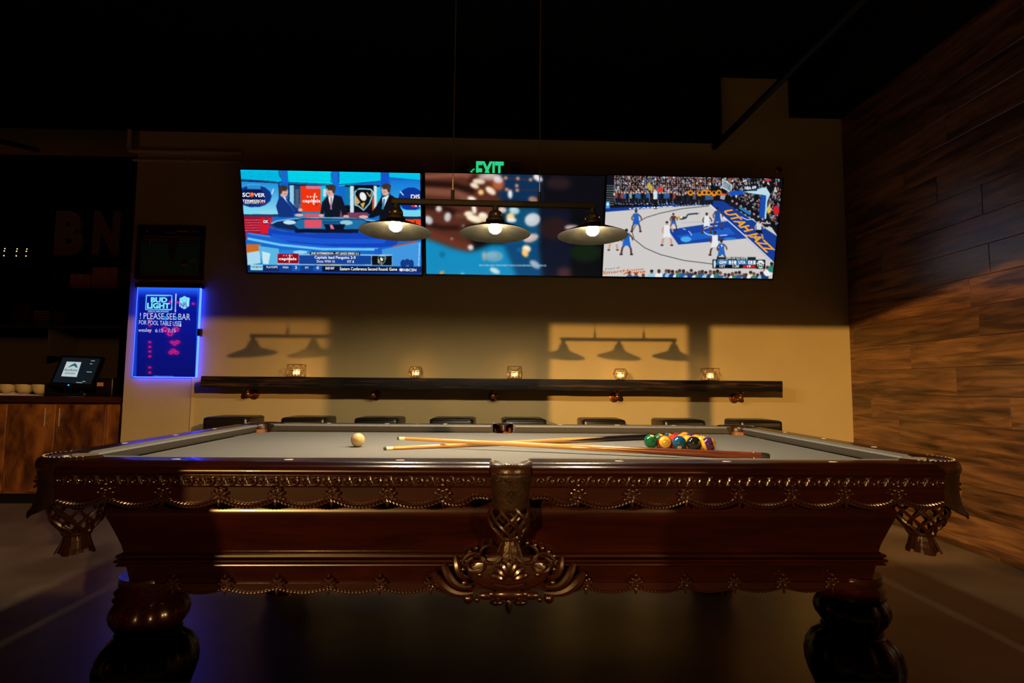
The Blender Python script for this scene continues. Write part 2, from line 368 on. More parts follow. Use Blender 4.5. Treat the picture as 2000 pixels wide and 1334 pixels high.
# ------------------------------------------------------------------ painted displays
def homog(src):
    """homography from four photo-crop corners (TL,TR,BR,BL) to the unit square"""
    dst = [(0, 0), (1, 0), (1, 1), (0, 1)]; A = []; B = []
    for (x, y), (u, v) in zip(src, dst):
        A += [[x, y, 1, 0, 0, 0, -u * x, -u * y], [0, 0, 0, x, y, 1, -v * x, -v * y]]; B += [u, v]
    return np.append(np.linalg.solve(np.array(A, float), np.array(B, float)), 1).reshape(3, 3)
class Paint:
    def __init__(s, corners, W=720, H=406, bg=(0, 0, 0)):
        s.Hm = homog(corners); s.W, s.H = W, H; s.a = np.zeros((H, W, 3)); s.a[:] = bg; s.txt = []
    def uv(s, pts):
        p = np.array([(x, y, 1.0) for x, y in pts]) @ s.Hm.T; return p[:, :2] / p[:, 2:]
    def poly(s, pts, col, al=1.0):
        q = s.uv(pts) * (s.W, s.H); x0, y0 = np.floor(q.min(0)).astype(int); x1, y1 = np.ceil(q.max(0)).astype(int) + 1
        x0, y0, x1, y1 = max(x0, 0), max(y0, 0), min(x1, s.W), min(y1, s.H)
        if x1 <= x0 or y1 <= y0: return
        X, Y = np.meshgrid(np.arange(x0, x1) + .5, np.arange(y0, y1) + .5); ins = np.zeros(X.shape, bool)
        for (ax, ay), (bx, by) in zip(q, np.roll(q, -1, 0)):
            if ay == by: continue
            ins ^= ((ay > Y) != (by > Y)) & (X < (bx - ax) * (Y - ay) / (by - ay) + ax)
        r = s.a[y0:y1, x0:x1]; r[ins] = r[ins] * (1 - al) + np.array(col, float) * al
    def rect(s, x0, y0, x1, y1, col, al=1.0): s.poly([(x0, y0), (x1, y0), (x1, y1), (x0, y1)], col, al)
    def ell(s, cx, cy, rx, ry, col, rot=0.0, al=1.0, n=14):
        c, d = math.cos(rot), math.sin(rot)
        s.poly([(cx + rx * math.cos(t) * c - ry * math.sin(t) * d, cy + rx * math.cos(t) * d + ry * math.sin(t) * c) for t in [2 * PI * k / n for k in range(n)]], col, al)
    def line(s, pts, w, col, al=1.0):
        for (x0, y0), (x1, y1) in zip(pts[:-1], pts[1:]):
            l = math.hypot(x1 - x0, y1 - y0) or 1; nx, ny = -(y1 - y0) / l * w / 2, (x1 - x0) / l * w / 2
            s.poly([(x0 + nx, y0 + ny), (x1 + nx, y1 + ny), (x1 - nx, y1 - ny), (x0 - nx, y0 - ny)], col, al)
    def grad(s, x0, y0, x1, y1, c0, c1, n=14):
        for k in range(n):
            t = (k + .5) / n; s.rect(x0, y0 + (y1 - y0) * k / n, x1, y0 + (y1 - y0) * (k + 1) / n + 1, [p + (q - p) * t for p, q in zip(c0, c1)])
    def blur(s, n, it=2):
        for _ in range(it):
            for ax in (0, 1):
                p = np.pad(s.a, [(n, n) if k == ax else (0, 0) for k in range(3)], mode='edge'); cs = np.cumsum(p, ax)
                z = np.zeros_like(np.take(cs, [0], ax)); cs = np.concatenate([z, cs], ax); L = s.a.shape[ax]
                s.a = (np.take(cs, range(2 * n + 1, 2 * n + 1 + L), ax) - np.take(cs, range(0, L), ax)) / (2 * n + 1)
    def text(s, t, x0, y0, x1, y1, col=(255, 255, 255), bold=0.0, quad=None):
        """quad: TL,TR,BR,BL in crop pixels"""
        s.txt.append((t, quad or [(x0, y0), (x1, y0), (x1, y1), (x0, y1)], col, bold))
    def grid_mesh(s, name, sw, sh, m, gain=1.0):
        W, H = s.W // 2, s.H // 2
        c = s.a.reshape(H, 2, W, 2, 3).mean((1, 3)) / 255.0
        lin = np.where(c <= .04045, c / 12.92, ((c + .055) / 1.055) ** 2.4) * gain
        me = bpy.data.meshes.new(name); n = W * H
        X, Z = np.meshgrid(np.linspace(-sw / 2, sw / 2, W), np.linspace(sh / 2, -sh / 2, H))
        co = np.stack([X, np.zeros_like(X), Z], -1).reshape(-1)
        i = np.arange(n).reshape(H, W); q = np.stack([i[:-1, :-1], i[1:, :-1], i[1:, 1:], i[:-1, 1:]], -1).reshape(-1, 4)
        me.vertices.add(n); me.vertices.foreach_set('co', co)
        me.loops.add(q.size); me.loops.foreach_set('vertex_index', q.reshape(-1).astype(np.int32))
        me.polygons.add(len(q)); me.polygons.foreach_set('loop_start', np.arange(0, q.size, 4, dtype=np.int32)); me.polygons.foreach_set('loop_total', np.full(len(q), 4, np.int32))
        me.update(calc_edges=True)
        at = me.color_attributes.new('Col', 'FLOAT_COLOR', 'POINT')
        at.data.foreach_set('color', np.concatenate([lin.reshape(-1, 3), np.ones((n, 1))], 1).reshape(-1).astype(np.float32))
        me.materials.append(m); return me
    def lettering(s, parent, sw, sh, gain, emissive=True, y=-0.0012):
        mats = {}
        for t, quad, col, bold in s.txt:
            v, fs = text_points(t, bold); (a, b, c, d) = [np.array(k, float) for k in quad]
            pts = [(1 - Y) * ((1 - X) * d + X * c) + Y * ((1 - X) * a + X * b) for X, Y in v]
            uv = s.uv(pts); mb = MB().add([((u - .5) * sw, y, (.5 - w_) * sh) for u, w_ in uv], fs)
            if col not in mats: mats[col] = glow('screen lettering', srgb(*col), gain)
            mb.build('lettering', mats[col], parent, smooth=False)

# ---- television 1: hockey studio
p1 = Paint([(140, 152), (1817, 180), (1830, 1116), (207, 1106)], bg=(20, 105, 200))
P = p1
P.poly([(140, 150), (510, 150), (525, 262), (148, 250)], (0, 190, 228))
P.poly([(583, 150), (988, 150), (1002, 285), (590, 268)], (0, 214, 232))
P.poly([(1068, 150), (1448, 150), (1448, 252), (1060, 305)], (0, 205, 236))
P.poly([(1528, 150), (1830, 150), (1830, 245), (1528, 218)], (0, 196, 232))
for k in range(4):
    P.line([(142, 175 + 18 * k), (505, 186 + 18 * k)], 3, (0, 140, 190)); P.line([(590, 180 + 22 * k), (985, 186 + 22 * k)], 3, (0, 170, 205)); P.line([(1070, 195 + 20 * k), (1445, 192 + 20 * k)], 3, (0, 160, 210))
P.line([(148, 246), (530, 268)], 10, (10, 50, 110)); P.line([(590, 270), (1000, 288), (1060, 290), (1445, 258)], 8, (10, 70, 140)); P.line([(502, 160), (515, 225)], 8, (10, 40, 90))
for k in range(7): P.rect(986, 185 + 13 * k, 998, 192 + 13 * k, (10, 40, 90)); P.rect(1056, 185 + 13 * k, 1066, 192 + 13 * k, (10, 40, 90))
P.grad(150, 262, 500, 580, (30, 140, 220), (150, 225, 240)); P.ell(270, 400, 165, 105, (14, 50, 130)); P.ell(250, 400, 120, 80, (8, 25, 80)); P.rect(205, 285, 330, 335, (60, 175, 235), al=.7); P.rect(160, 500, 330, 560, (120, 215, 240), al=.8)
P.line([(452, 330), (435, 378)], 8, (230, 250, 255)); P.line([(150, 258), (500, 275), (515, 590)], 9, (15, 30, 60)); P.rect(170, 566, 505, 588, (30, 60, 100))
P.rect(520, 275, 590, 600, (14, 95, 205)); P.rect(1000, 170, 1056, 560, (20, 110, 215)); P.rect(1450, 180, 1525, 330, (15, 85, 200))
P.rect(592, 286, 1000, 560, (60, 110, 150)); P.rect(600, 292, 640, 540, (150, 205, 225)); P.rect(645, 300, 700, 470, (25, 60, 100)); P.rect(655, 330, 690, 560, (70, 90, 120)); P.poly([(592, 284), (1000, 300), (1000, 310), (592, 296)], (8, 20, 40)); P.rect(592, 290, 602, 560, (10, 20, 40))
P.rect(705, 300, 892, 540, (238, 52, 14)); P.rect(755, 300, 900, 330, (205, 120, 150)); P.rect(892, 300, 940, 470, (30, 190, 215)); P.rect(915, 330, 945, 400, (190, 220, 235))
for k, x in enumerate((770, 798, 826, 852)): P.ell(x, 402, 8, 7, (250, 240, 240))
P.line([(840, 368), (832, 400), (822, 468), (858, 478)], 10, (245, 245, 245)); P.ell(848, 476, 14, 8, (180, 30, 30))
P.rect(1120, 292, 1440, 560, (8, 14, 26)); P.rect(1120, 310, 1165, 480, (10, 120, 170)); P.rect(1165, 300, 1200, 545, (200, 225, 235)); P.rect(1385, 300, 1412, 520, (215, 225, 235)); P.rect(1412, 310, 1450, 500, (30, 190, 225)); P.rect(1370, 410, 1388, 530, (180, 80, 40))
def crest(P, x, y, k):
    """gold triangle crest with black and white figure blocks"""
    P.poly([(x - 85 * k, y - 70 * k), (x - 40 * k, y - 100 * k), (x + 70 * k, y - 95 * k), (x + 100 * k, y - 60 * k), (x + 60 * k, y + 45 * k), (x + 0 * k, y + 110 * k), (x - 50 * k, y + 70 * k), (x - 85 * k, y + 60 * k)], (150, 215, 225))
    P.poly([(x - 75 * k, y - 62 * k), (x - 35 * k, y - 88 * k), (x + 62 * k, y - 84 * k), (x + 86 * k, y - 56 * k), (x + 50 * k, y + 40 * k), (x, y + 95 * k), (x - 45 * k, y + 60 * k), (x - 75 * k, y + 50 * k)], (10, 16, 26))
    P.poly([(x - 75 * k, y - 35 * k), (x - 30 * k, y + 30 * k), (x - 60 * k, y + 55 * k), (x - 75 * k, y + 45 * k)], (205, 165, 110))
    P.ell(x - 5 * k, y - 22 * k, 30 * k, 42 * k, (240, 238, 235), rot=-.4); P.line([(x + 30 * k, y - 60 * k), (x + 60 * k, y - 20 * k), (x + 80 * k, y - 70 * k)], 9 * k, (210, 180, 130))
    P.poly([(x - 30 * k, y + 45 * k), (x + 15 * k, y + 30 * k), (x - 5 * k, y + 90 * k)], (222, 172, 80)); P.ell(x - 45 * k, y - 70 * k, 22 * k, 16 * k, (12, 18, 28))
crest(P, 1290, 420, 1.0)
P.grad(1540, 250, 1830, 590, (20, 120, 215), (60, 195, 235)); P.ell(1730, 420, 120, 110, (10, 50, 150)); P.line([(1630, 350), (1660, 385)], 9, (220, 250, 255)); P.rect(1640, 520, 1830, 580, (120, 215, 240)); P.rect(1640, 580, 1830, 605, (10, 40, 70)); P.ell(1755, 482, 26, 10, (220, 60, 60))
P.rect(168, 588, 440, 800, (165, 14, 38)); P.rect(330, 600, 440, 745, (215, 25, 45))
for k in range(5): P.line([(178, 622 + 24 * k), (330, 620 + 24 * k)], 5, (215, 120, 150))
P.rect(1620, 605, 1830, 655, (235, 70, 30)); P.line([(1620, 645), (1830, 660)], 10, (230, 120, 130)); P.rect(1760, 620, 1772, 655, (80, 20, 20))
P.rect(700, 545, 900, 600, (40, 130, 190)); P.rect(1060, 545, 1330, 600, (120, 60, 90)); P.rect(1080, 510, 1130, 570, (180, 60, 70)); P.rect(740, 560, 900, 590, (210, 90, 100))
# men at the desk
def head(x, y, k, face):
    P.ell(x, y, 38 * k, 52 * k, (222, 172, 155)); P.ell(x - 8 * face, y - 34 * k, 44 * k, 27 * k, (60, 48, 44)); P.ell(x - 30 * face * k, y - 12 * k, 16 * k, 34 * k, (66, 52, 48)); P.ell(x + 12 * face, y + 18 * k, 12 * k, 7 * k, (180, 125, 112)); P.ell(x + 14 * face, y - 10 * k, 16 * k, 5 * k, (110, 80, 74))
P.poly([(474, 490), (500, 415), (548, 395), (600, 440), (655, 500), (720, 530), (706, 566), (640, 560), (640, 592), (502, 592)], (20, 50, 125)); P.line([(600, 470), (648, 540)], 8, (40, 80, 170)); P.poly([(520, 390), (565, 410), (590, 470), (545, 415)], (225, 235, 245)); P.line([(568, 420), (598, 480)], 10, (30, 100, 180)); head(548, 358, 1.0, 1); P.ell(702, 525, 22, 16, (225, 175, 160)); P.ell(690, 572, 40, 14, (225, 175, 160))
P.poly([(884, 575), (905, 450), (950, 400), (1030, 384), (1086, 400), (1108, 460), (1150, 582), (1096, 584), (1078, 520), (1066, 592), (930, 592), (925, 540), (908, 582)], (16, 22, 36)); P.poly([(962, 400), (1015, 390), (1000, 460), (988, 510), (968, 440)], (235, 238, 242)); P.line([(990, 405), (988, 520)], 15, (170, 120, 160)); head(984, 350, 1.0, -1); P.ell(898, 576, 24, 16, (222, 170, 155)); P.ell(1128, 582, 28, 14, (222, 170, 155))
P.poly([(1325, 592), (1405, 490), (1455, 400), (1530, 374), (1612, 425), (1645, 540), (1665, 640), (1440, 626), (1438, 570), (1370, 596)], (12, 16, 26)); P.poly([(1462, 410), (1530, 378), (1490, 470), (1468, 520)], (225, 235, 242)); P.line([(1482, 420), (1466, 515)], 18, (50, 130, 180)); head(1494, 338, 1.0, -1); P.ell(1290, 586, 44, 15, (225, 175, 160))
# desk
P.ell(960, 665, 560, 78, (26, 70, 150)); P.ell(960, 648, 540, 58, (110, 185, 225)); P.ell(950, 662, 520, 62, (14, 38, 84)); P.poly([(620, 640), (720, 605), (1270, 605), (1340, 640), (1300, 700), (680, 700)], (30, 110, 165)); P.rect(740, 615, 900, 690, (225, 80, 100)); P.rect(905, 625, 1075, 650, (20, 80, 130)); P.ell(1130, 640, 60, 22, (150, 200, 215)); P.poly([(920, 655), (1120, 655), (1100, 715), (945, 715)], (10, 18, 40)); P.poly([(975, 660), (1000, 660), (1025, 712), (988, 712)], (220, 120, 150)); P.line([(640, 640), (700, 606), (1280, 606), (1340, 640), (1500, 620)], 8, (20, 30, 60)); P.ell(600, 640, 60, 20, (190, 225, 235)); P.rect(650, 700, 1240, 735, (10, 20, 50))
P.poly([(400, 690), (520, 722), (780, 745), (1240, 735), (1500, 700), (1620, 790), (1590, 850), (1460, 866), (1000, 860), (600, 830), (400, 790)], (18, 66, 185)); P.poly([(430, 745), (900, 790), (1500, 790), (1480, 830), (900, 838), (430, 800)], (30, 96, 220), al=.7)
P.poly([(192, 735), (400, 760), (600, 826), (1000, 860), (1460, 866), (1450, 905), (900, 905), (500, 866), (200, 806)], (26, 100, 210)); P.line([(205, 792), (520, 850), (900, 885), (1420, 885)], 22, (110, 200, 245)); P.line([(215, 745), (420, 775)], 14, (60, 140, 230))
P.rect(195, 845, 330, 925, (205, 105, 35)); P.poly([(200, 925), (320, 905), (330, 1020), (205, 1040)], (170, 215, 235)); P.poly([(305, 860), (500, 885), (510, 1035), (345, 1035)], (90, 180, 225)); P.poly([(340, 910), (420, 930), (400, 1030), (350, 1025)], (200, 230, 240)); P.rect(510, 895, 800, 940, (40, 130, 215)); P.ell(700, 915, 70, 15, (150, 215, 240)); P.rect(1390, 880, 1460, 1035, (30, 90, 200))
P.poly([(1560, 850), (1800, 800), (1700, 860), (1580, 885)], (190, 70, 35)); P.poly([(1460, 885), (1820, 808), (1815, 1040), (1460, 1042)], (64, 150, 222)); P.ell(1660, 1015, 30, 38, (16, 55, 130)); P.ell(1695, 1000, 22, 30, (16, 55, 130)); P.ell(1730, 1015, 25, 38, (16, 55, 130)); P.line([(1808, 820), (1800, 1040)], 6, (200, 230, 245))
P.rect(150, 1040, 1840, 1120, (12, 40, 105)); P.rect(180, 1095, 1840, 1125, (18, 60, 150))
P.rect(484, 932, 1556, 1034, (150, 200, 235)); P.rect(688, 944, 1360, 1026, (20, 66, 150)); P.rect(487, 932, 684, 1020, (150, 8, 28)); P.rect(1366, 944, 1552, 1030, (10, 14, 20)); crest(P, 1458, 985, .42)
for x in (545, 570, 595, 620): P.ell(x, 948, 6, 5, (240, 225, 225))
P.line([(605, 938), (595, 1015)], 8, (240, 235, 235)); P.rect(790, 912, 1256, 940, (8, 14, 30)); P.rect(860, 1030, 1090, 1038, (220, 190, 110))
P.rect(232, 1034, 348, 1086, (150, 225, 235)); P.ell(291, 1058, 9, 9, (240, 110, 50)); P.rect(500, 1042, 1606, 1092, (16, 60, 140)); P.rect(622, 1044, 700, 1090, (24, 84, 180)); P.rect(822, 1044, 900, 1090, (24, 84, 180)); P.rect(905, 1042, 1050, 1092, (6, 18, 50)); P.rect(1052, 1046, 1604, 1092, (6, 14, 34)); P.ell(1638, 1072, 18, 14, (235, 235, 240)); P.ell(380, 632, 30, 28, (120, 30, 60))
for t in (('SC', 158, 366, 226, 405, .02), ('VER', 268, 370, 370, 406, .02), ('TERMISSION', 158, 430, 370, 455, .015), ('REPORT', 180, 456, 318, 470, .0), ('DIS', 1730, 376, 1814, 418, .02), ('2ND INTERMISSION - PIT LEADS SERIES 3-2', 800, 916, 1246, 936, .012), ('Capitals lead Penguins 2-0', 833, 950, 1216, 984, .012), ('Shots: WSH 16', 852, 988, 1022, 1012, .0), ('PIT 8', 1140, 990, 1200, 1014, .0), ('PLAYOFFS', 382, 1048, 486, 1068, .0), ('WSH', 533, 1050, 586, 1070, .0), ('2', 650, 1046, 668, 1072, .02), ('PIT', 745, 1052, 778, 1071, .0), ('0', 852, 1048, 872, 1074, .02), ('2ND INT', 933, 1053, 1018, 1076, .02), ('Eastern Conference Second Round: Game', 1070, 1054, 1602, 1083, .012), ('NBCSN', 1662, 1062, 1780, 1087, .015), ('capitals', 722, 424, 888, 462, .02), ('capitals', 498, 966, 664, 1000, .02), ('GK', 352, 620, 402, 648, .02), ('R E', 1770, 476, 1822, 492, .0)):
    P.text(t[0], *t[1:5], (250, 250, 252), t[5])
P.text('DISCOVER', 238, 1048, 343, 1068, (30, 50, 80), .01)
P.ell(247, 386, 22, 22, (240, 90, 40)); P.ell(254, 380, 12, 12, (250, 150, 60)); P.rect(325, 456, 370, 468, (200, 50, 60))
P.blur(1, 1)

# ---- television 2: grain falling from a hand
p2 = Paint([(142, 232), (1820, 250), (1782, 1186), (152, 1168)], bg=(9, 10, 16)); P = p2
P.poly([(140, 820), (600, 950), (760, 890), (1050, 900), (1130, 1200), (140, 1200)], (16, 138, 190)); P.poly([(860, 870), (1200, 860), (1240, 1200), (1000, 1200)], (10, 70, 115)); P.poly([(780, 232), (1220, 240), (1220, 520), (820, 480)], (12, 46, 84)); P.poly([(860, 540), (1200, 540), (1210, 870), (900, 880)], (14, 78, 116)); P.poly([(1220, 240), (1820, 245), (1800, 600), (1220, 540)], (12, 12, 20)); P.poly([(1220, 540), (1500, 560), (1500, 1190), (1240, 1190)], (14, 20, 38)); P.ell(1380, 320, 120, 60, (40, 28, 32)); P.ell(1440, 1150, 70, 50, (70, 40, 45)); P.ell(1640, 960, 150, 90, (18, 32, 18)); P.ell(1350, 740, 150, 110, (40, 24, 26))
P.poly([(130, 225), (800, 232), (868, 300), (872, 380), (800, 420), (880, 520), (760, 660), (480, 740), (600, 900), (565, 962), (400, 930), (130, 830)], (88, 44, 32))
P.blur(8, 2)
P.line([(140, 335), (400, 345), (600, 400)], 55, (34, 16, 12)); P.line([(140, 270), (480, 250), (760, 290)], 40, (140, 82, 62)); P.line([(140, 400), (420, 420), (620, 500)], 70, (128, 76, 58)); P.line([(140, 545), (330, 560), (520, 640)], 50, (38, 16, 12)); P.line([(140, 700), (300, 740), (460, 740)], 46, (44, 20, 14)); P.line([(160, 790), (420, 880), (560, 930)], 60, (106, 50, 34)); P.ell(820, 330, 56, 60, (176, 92, 56)); P.line([(420, 620), (640, 640), (760, 600)], 50, (110, 66, 48)); P.ell(600, 320, 60, 70, (60, 24, 18)); P.ell(740, 265, 110, 28, (200, 180, 170))
P.blur(5, 2)
for cx, cy, rx, ry, ro, col in ((640, 310, 60, 26, .1, (225, 205, 180)), (600, 350, 45, 24, .4, (235, 215, 185)), (750, 395, 55, 30, .6, (238, 215, 185)), (660, 410, 28, 26, 0, (236, 190, 120)), (575, 470, 40, 22, .2, (240, 225, 205)), (820, 290, 45, 35, .2, (215, 200, 200)), (932, 425, 22, 42, 0, (225, 225, 220)), (1190, 275, 48, 28, .5, (225, 215, 215)), (1145, 475, 46, 32, .2, (150, 110, 100)), (270, 565, 30, 28, 0, (205, 195, 195)), (352, 640, 32, 45, .2, (190, 185, 190)), (175, 670, 36, 45, -.7, (190, 190, 190)), (598, 568, 22, 44, -.2, (240, 230, 210)), (545, 608, 42, 24, -.1, (240, 225, 195)), (600, 655, 80, 34, .3, (240, 228, 195)), (680, 625, 45, 30, .2, (240, 228, 205)), (690, 665, 40, 20, 0, (236, 200, 140)), (935, 640, 40, 42, 0, (240, 200, 130)), (945, 665, 48, 22, 0, (235, 228, 220)), (970, 575, 50, 36, .2, (175, 205, 210)), (860, 570, 40, 30, .2, (215, 190, 180)), (1140, 660, 75, 62, -.3, (195, 200, 208)), (1125, 830, 75, 38, -.3, (195, 175, 170)), (1085, 930, 42, 34, .2, (245, 225, 190)), (1072, 970, 30, 40, -.5, (240, 190, 110)), (565, 920, 28, 26, .4, (220, 200, 195)), (780, 1000, 90, 52, 0, (110, 160, 185)), (690, 1000, 22, 44, 0, (140, 160, 160)), (1165, 1075, 58, 32, .6, (150, 160, 180)), (790, 1135, 52, 26, .4, (190, 215, 215)), (298, 1155, 26, 14, -.5, (220, 150, 60)), (490, 1165, 20, 10, 0, (120, 190, 210)), (1510, 730, 70, 26, 0, (165, 145, 150)), (1015, 940, 20, 20, 0, (16, 90, 140)), (300, 985, 26, 28, 0, (10, 100, 150)), (390, 840, 10, 10, 0, (200, 180, 170)), (497, 720, 8, 8, 0, (220, 220, 220))):
    P.ell(cx, cy, rx, ry, col, rot=ro); P.ell(cx - rx * .2, cy - ry * .2, rx * .6, ry * .55, [min(255, c + 14) for c in col], rot=ro)
P.line([(840, 278), (1140, 292)], 6, (150, 50, 30)); P.line([(860, 380), (1190, 386)], 5, (110, 50, 40))
for x, y in ((890, 276), (1003, 280), (1122, 290), (900, 382), (997, 388), (993, 346)): P.ell(x, y, 17, 15, (230, 130, 80)); P.ell(x, y, 8, 8, (255, 235, 200))
P.blur(4, 2)
P.text('GREAT BEER GREAT RESPONSIBILITY ©2018 COORS BREWING CO., GOLDEN CO', 640, 1077, 1272, 1099, (140, 195, 215), .01)

# ---- television 3: basketball
p3 = Paint([(170, 158), (1808, 185), (1700, 1114), (125, 1092)], bg=(206, 202, 200)); P = p3
P.poly([(150, 150), (1820, 150), (1780, 760), (1700, 640), (1240, 400), (1130, 405), (160, 480)], (14, 16, 24))
P.poly([(150, 465), (600, 440), (1140, 390), (1250, 395), (1780, 740), (1720, 960), (1690, 950), (1128, 428), (600, 462), (150, 500)], (16, 58, 145))
for k in range(9): P.poly([(165, 250 + 22 * k), (235, 252 + 22 * k), (235, 260 + 22 * k), (165, 258 + 22 * k)], (90, 110, 110))
pal = [(200, 160, 140), (165, 120, 100), (205, 215, 220), (20, 22, 28), (25, 25, 30), (12, 14, 20), (40, 90, 150), (110, 160, 185), (150, 60, 50), (80, 85, 95), (22, 32, 60), (18, 18, 24), (30, 34, 44)]
for r in range(13):
    for k in range(46):
        x = 245 + 20 * k + rng.uniform(-7, 7); y = 165 + 20 * r + rng.uniform(-6, 6)
        if x > 1130: continue
        b = pal[rng.integers(2, len(pal))]; P.ell(x, y + 10, 10, 12, b, n=8); P.ell(x, y - 4, 6, 7, pal[rng.integers(0, 2)], n=7)
for k in range(430):
    x = rng.uniform(1150, 1800); y = rng.uniform(165, 230 + (x - 1150) * .62)
    b = pal[rng.integers(2, len(pal))]; P.ell(x, y + 9, 9, 12, b, n=8); P.ell(x, y - 4, 6, 7, pal[rng.integers(0, 2)], n=7)
for k in range(34):
    x = 255 + 27 * k + rng.uniform(-4, 4); y = 318 + rng.uniform(-6, 6) + (12 if k > 20 else 0)
    if x > 1200: continue
    c = pal[rng.integers(3, len(pal))]
    P.ell(x, y, 8, 10, (215, 175, 155), n=8); P.poly([(x - 14, y + 10), (x + 14, y + 10), (x + 15, y + 55), (x - 15, y + 55)], c); P.poly([(x - 13, y + 55), (x + 13, y + 55), (x + 10, y + 100), (x - 12, y + 105)], (20, 24, 34)); P.ell(x - 7, y + 106, 6, 4, (210, 210, 210), n=6)
for x, y in ((560, 255), (578, 275)): P.ell(x, y, 18, 26, (190, 170, 60))
P.ell(665, 290, 28, 24, (215, 55, 50)); P.rect(600, 305, 636, 380, (215, 222, 230)); P.ell(616, 298, 10, 12, (220, 180, 160)); P.rect(600, 380, 634, 470, (18, 20, 28)); P.rect(160, 400, 196, 465, (70, 150, 200)); P.ell(178, 428, 12, 16, (210, 235, 245))
for k, x in enumerate((945, 1030, 1075, 1115, 1165, 1210)): P.ell(x, 320 + 6 * math.sin(k * 2), 26, 26, (235, 140, 30)); P.ell(x, 318, 13, 13, (40, 30, 25))
# basket stand
P.poly([(1245, 190), (1330, 245), (1322, 310), (1245, 270)], (150, 185, 195), al=.7); P.line([(1245, 190), (1328, 244), (1322, 312), (1245, 272), (1245, 190)], 8, (225, 235, 240)); P.poly([(1225, 320), (1275, 330), (1260, 385), (1220, 375)], (150, 165, 180)); P.ell(1250, 335, 34, 10, (235, 90, 40)); P.poly([(1310, 300), (1440, 300), (1435, 335), (1310, 345)], (20, 80, 190)); P.poly([(1440, 310), (1560, 285), (1650, 265), (1690, 330), (1660, 400), (1640, 340), (1560, 330)], (185, 220, 232)); P.rect(1440, 245, 1565, 300, (10, 30, 60)); P.poly([(1600, 345), (1650, 340), (1640, 560), (1580, 560)], (22, 74, 170)); P.line([(1660, 330), (1640, 560)], 16, (170, 215, 230)); P.rect(1640, 190, 1700, 210, (200, 50, 50)); P.ell(1745, 480, 30, 45, (205, 30, 50)); P.ell(1675, 475, 20, 34, (225, 185, 70)); P.ell(1690, 470, 14, 14, (205, 165, 140))
for k in range(9): P.ell(1330 + 40 * k, 420 + 30 * k * (.8), 30, 26, (18, 24, 40)); P.ell(1335 + 40 * k, 395 + 30 * k * .8, 10, 11, (200, 150, 130))
P.poly([(1400, 440), (1510, 500), (1500, 530), (1395, 465)], (40, 120, 180))
# floor marks
P.poly([(735, 662), (1290, 580), (1470, 740), (830, 800)], (18, 64, 158)); P.poly([(820, 720), (1300, 640), (1360, 700), (900, 770)], (26, 100, 205), al=.8); P.ell(900, 750, 50, 26, (70, 170, 235)); P.ell(1310, 745, 60, 14, (60, 150, 230), al=.6)
P.line([(1126, 428), (1420, 690), (1705, 955)], 9, (240, 242, 245)); P.line([(860, 598), (1290, 575)], 7, (170, 180, 200))
P.line([(1120, 440), (860, 468), (660, 510), (530, 550), (450, 600), (402, 680), (420, 750), (520, 830), (660, 890), (880, 945), (1150, 978)], 6, (40, 44, 52))
P.line([(780, 645), (830, 648)], 6, (230, 235, 245)); P.line([(870, 650), (900, 662)], 6, (230, 235, 245)); P.line([(925, 672), (950, 700), (955, 715)], 6, (230, 235, 245)); P.line([(1120, 640), (1070, 650), (1062, 680), (1100, 705), (1150, 712)], 7, (235, 240, 245)); P.line([(1120, 632), (1195, 622)], 7, (235, 240, 245)); P.line([(1215, 714), (1285, 710)], 7, (235, 240, 245)); P.line([(1410, 540), (1470, 568), (1530, 560)], 7, (235, 240, 245))
P.line([(900, 555), (920, 520), (1010, 510), (1000, 520)], 13, (22, 50, 70)); P.ell(875, 555, 36, 12, (22, 50, 70), rot=-.2); P.ell(835, 550, 24, 12, (200, 160, 70)); P.ell(858, 548, 12, 10, (230, 225, 215)); P.line([(1020, 505), (1026, 515)], 5, (22, 50, 70))
def player(x, y, h, top, bot, skin, lean=0.0, spread=.16):
    """small figure, y = feet, h = height"""
    hx = x + lean * h
    P.line([(hx, y - .48 * h), (x - spread * h, y - .25 * h), (x - spread * h * 1.3, y)], .075 * h, skin); P.line([(hx, y - .48 * h), (x + spread * h, y - .25 * h), (x + spread * h * 1.2, y)], .075 * h, skin)
    P.ell(x - spread * h * 1.3, y, .07 * h, .03 * h, (30, 30, 36)); P.ell(x + spread * h * 1.2, y, .07 * h, .03 * h, (30, 30, 36))
    P.poly([(hx - .13 * h, y - .52 * h), (hx + .13 * h, y - .52 * h), (x + .17 * h, y - .28 * h), (x, y - .34 * h), (x - .17 * h, y - .28 * h)], bot)
    P.line([(hx - .1 * h, y - .78 * h), (hx - .2 * h, y - .62 * h), (hx - .16 * h, y - .5 * h)], .055 * h, skin); P.line([(hx + .1 * h, y - .78 * h), (hx + .22 * h, y - .66 * h), (hx + .24 * h, y - .54 * h)], .055 * h, skin)
    P.poly([(hx - .12 * h, y - .82 * h), (hx + .12 * h, y - .82 * h), (hx + .12 * h, y - .5 * h), (hx - .12 * h, y - .5 * h)], top); P.ell(hx, y - .91 * h, .06 * h, .075 * h, skin); P.ell(hx, y - .945 * h, .06 * h, .04 * h, (30, 24, 22))
BL, WT, BS, PS = (30, 96, 190), (228, 232, 236), (92, 56, 46), (205, 150, 125)
player(440, 680, 205, BL, (30, 90, 185), BS); player(785, 660, 155, BS, (36, 100, 200), BS); player(725, 805, 225, WT, WT, PS); player(1095, 690, 190, WT, WT, BS); player(1195, 655, 205, (26, 76, 160), (26, 80, 170), BS); player(1170, 895, 225, WT, WT, BS); player(1230, 960, 210, (36, 100, 190), (36, 100, 190), BS); player(350, 890, 240, BL, (30, 100, 200), BS); player(228, 850, 200, WT, WT, PS); player(1580, 755, 190, (205, 212, 216), (14, 16, 24), PS)
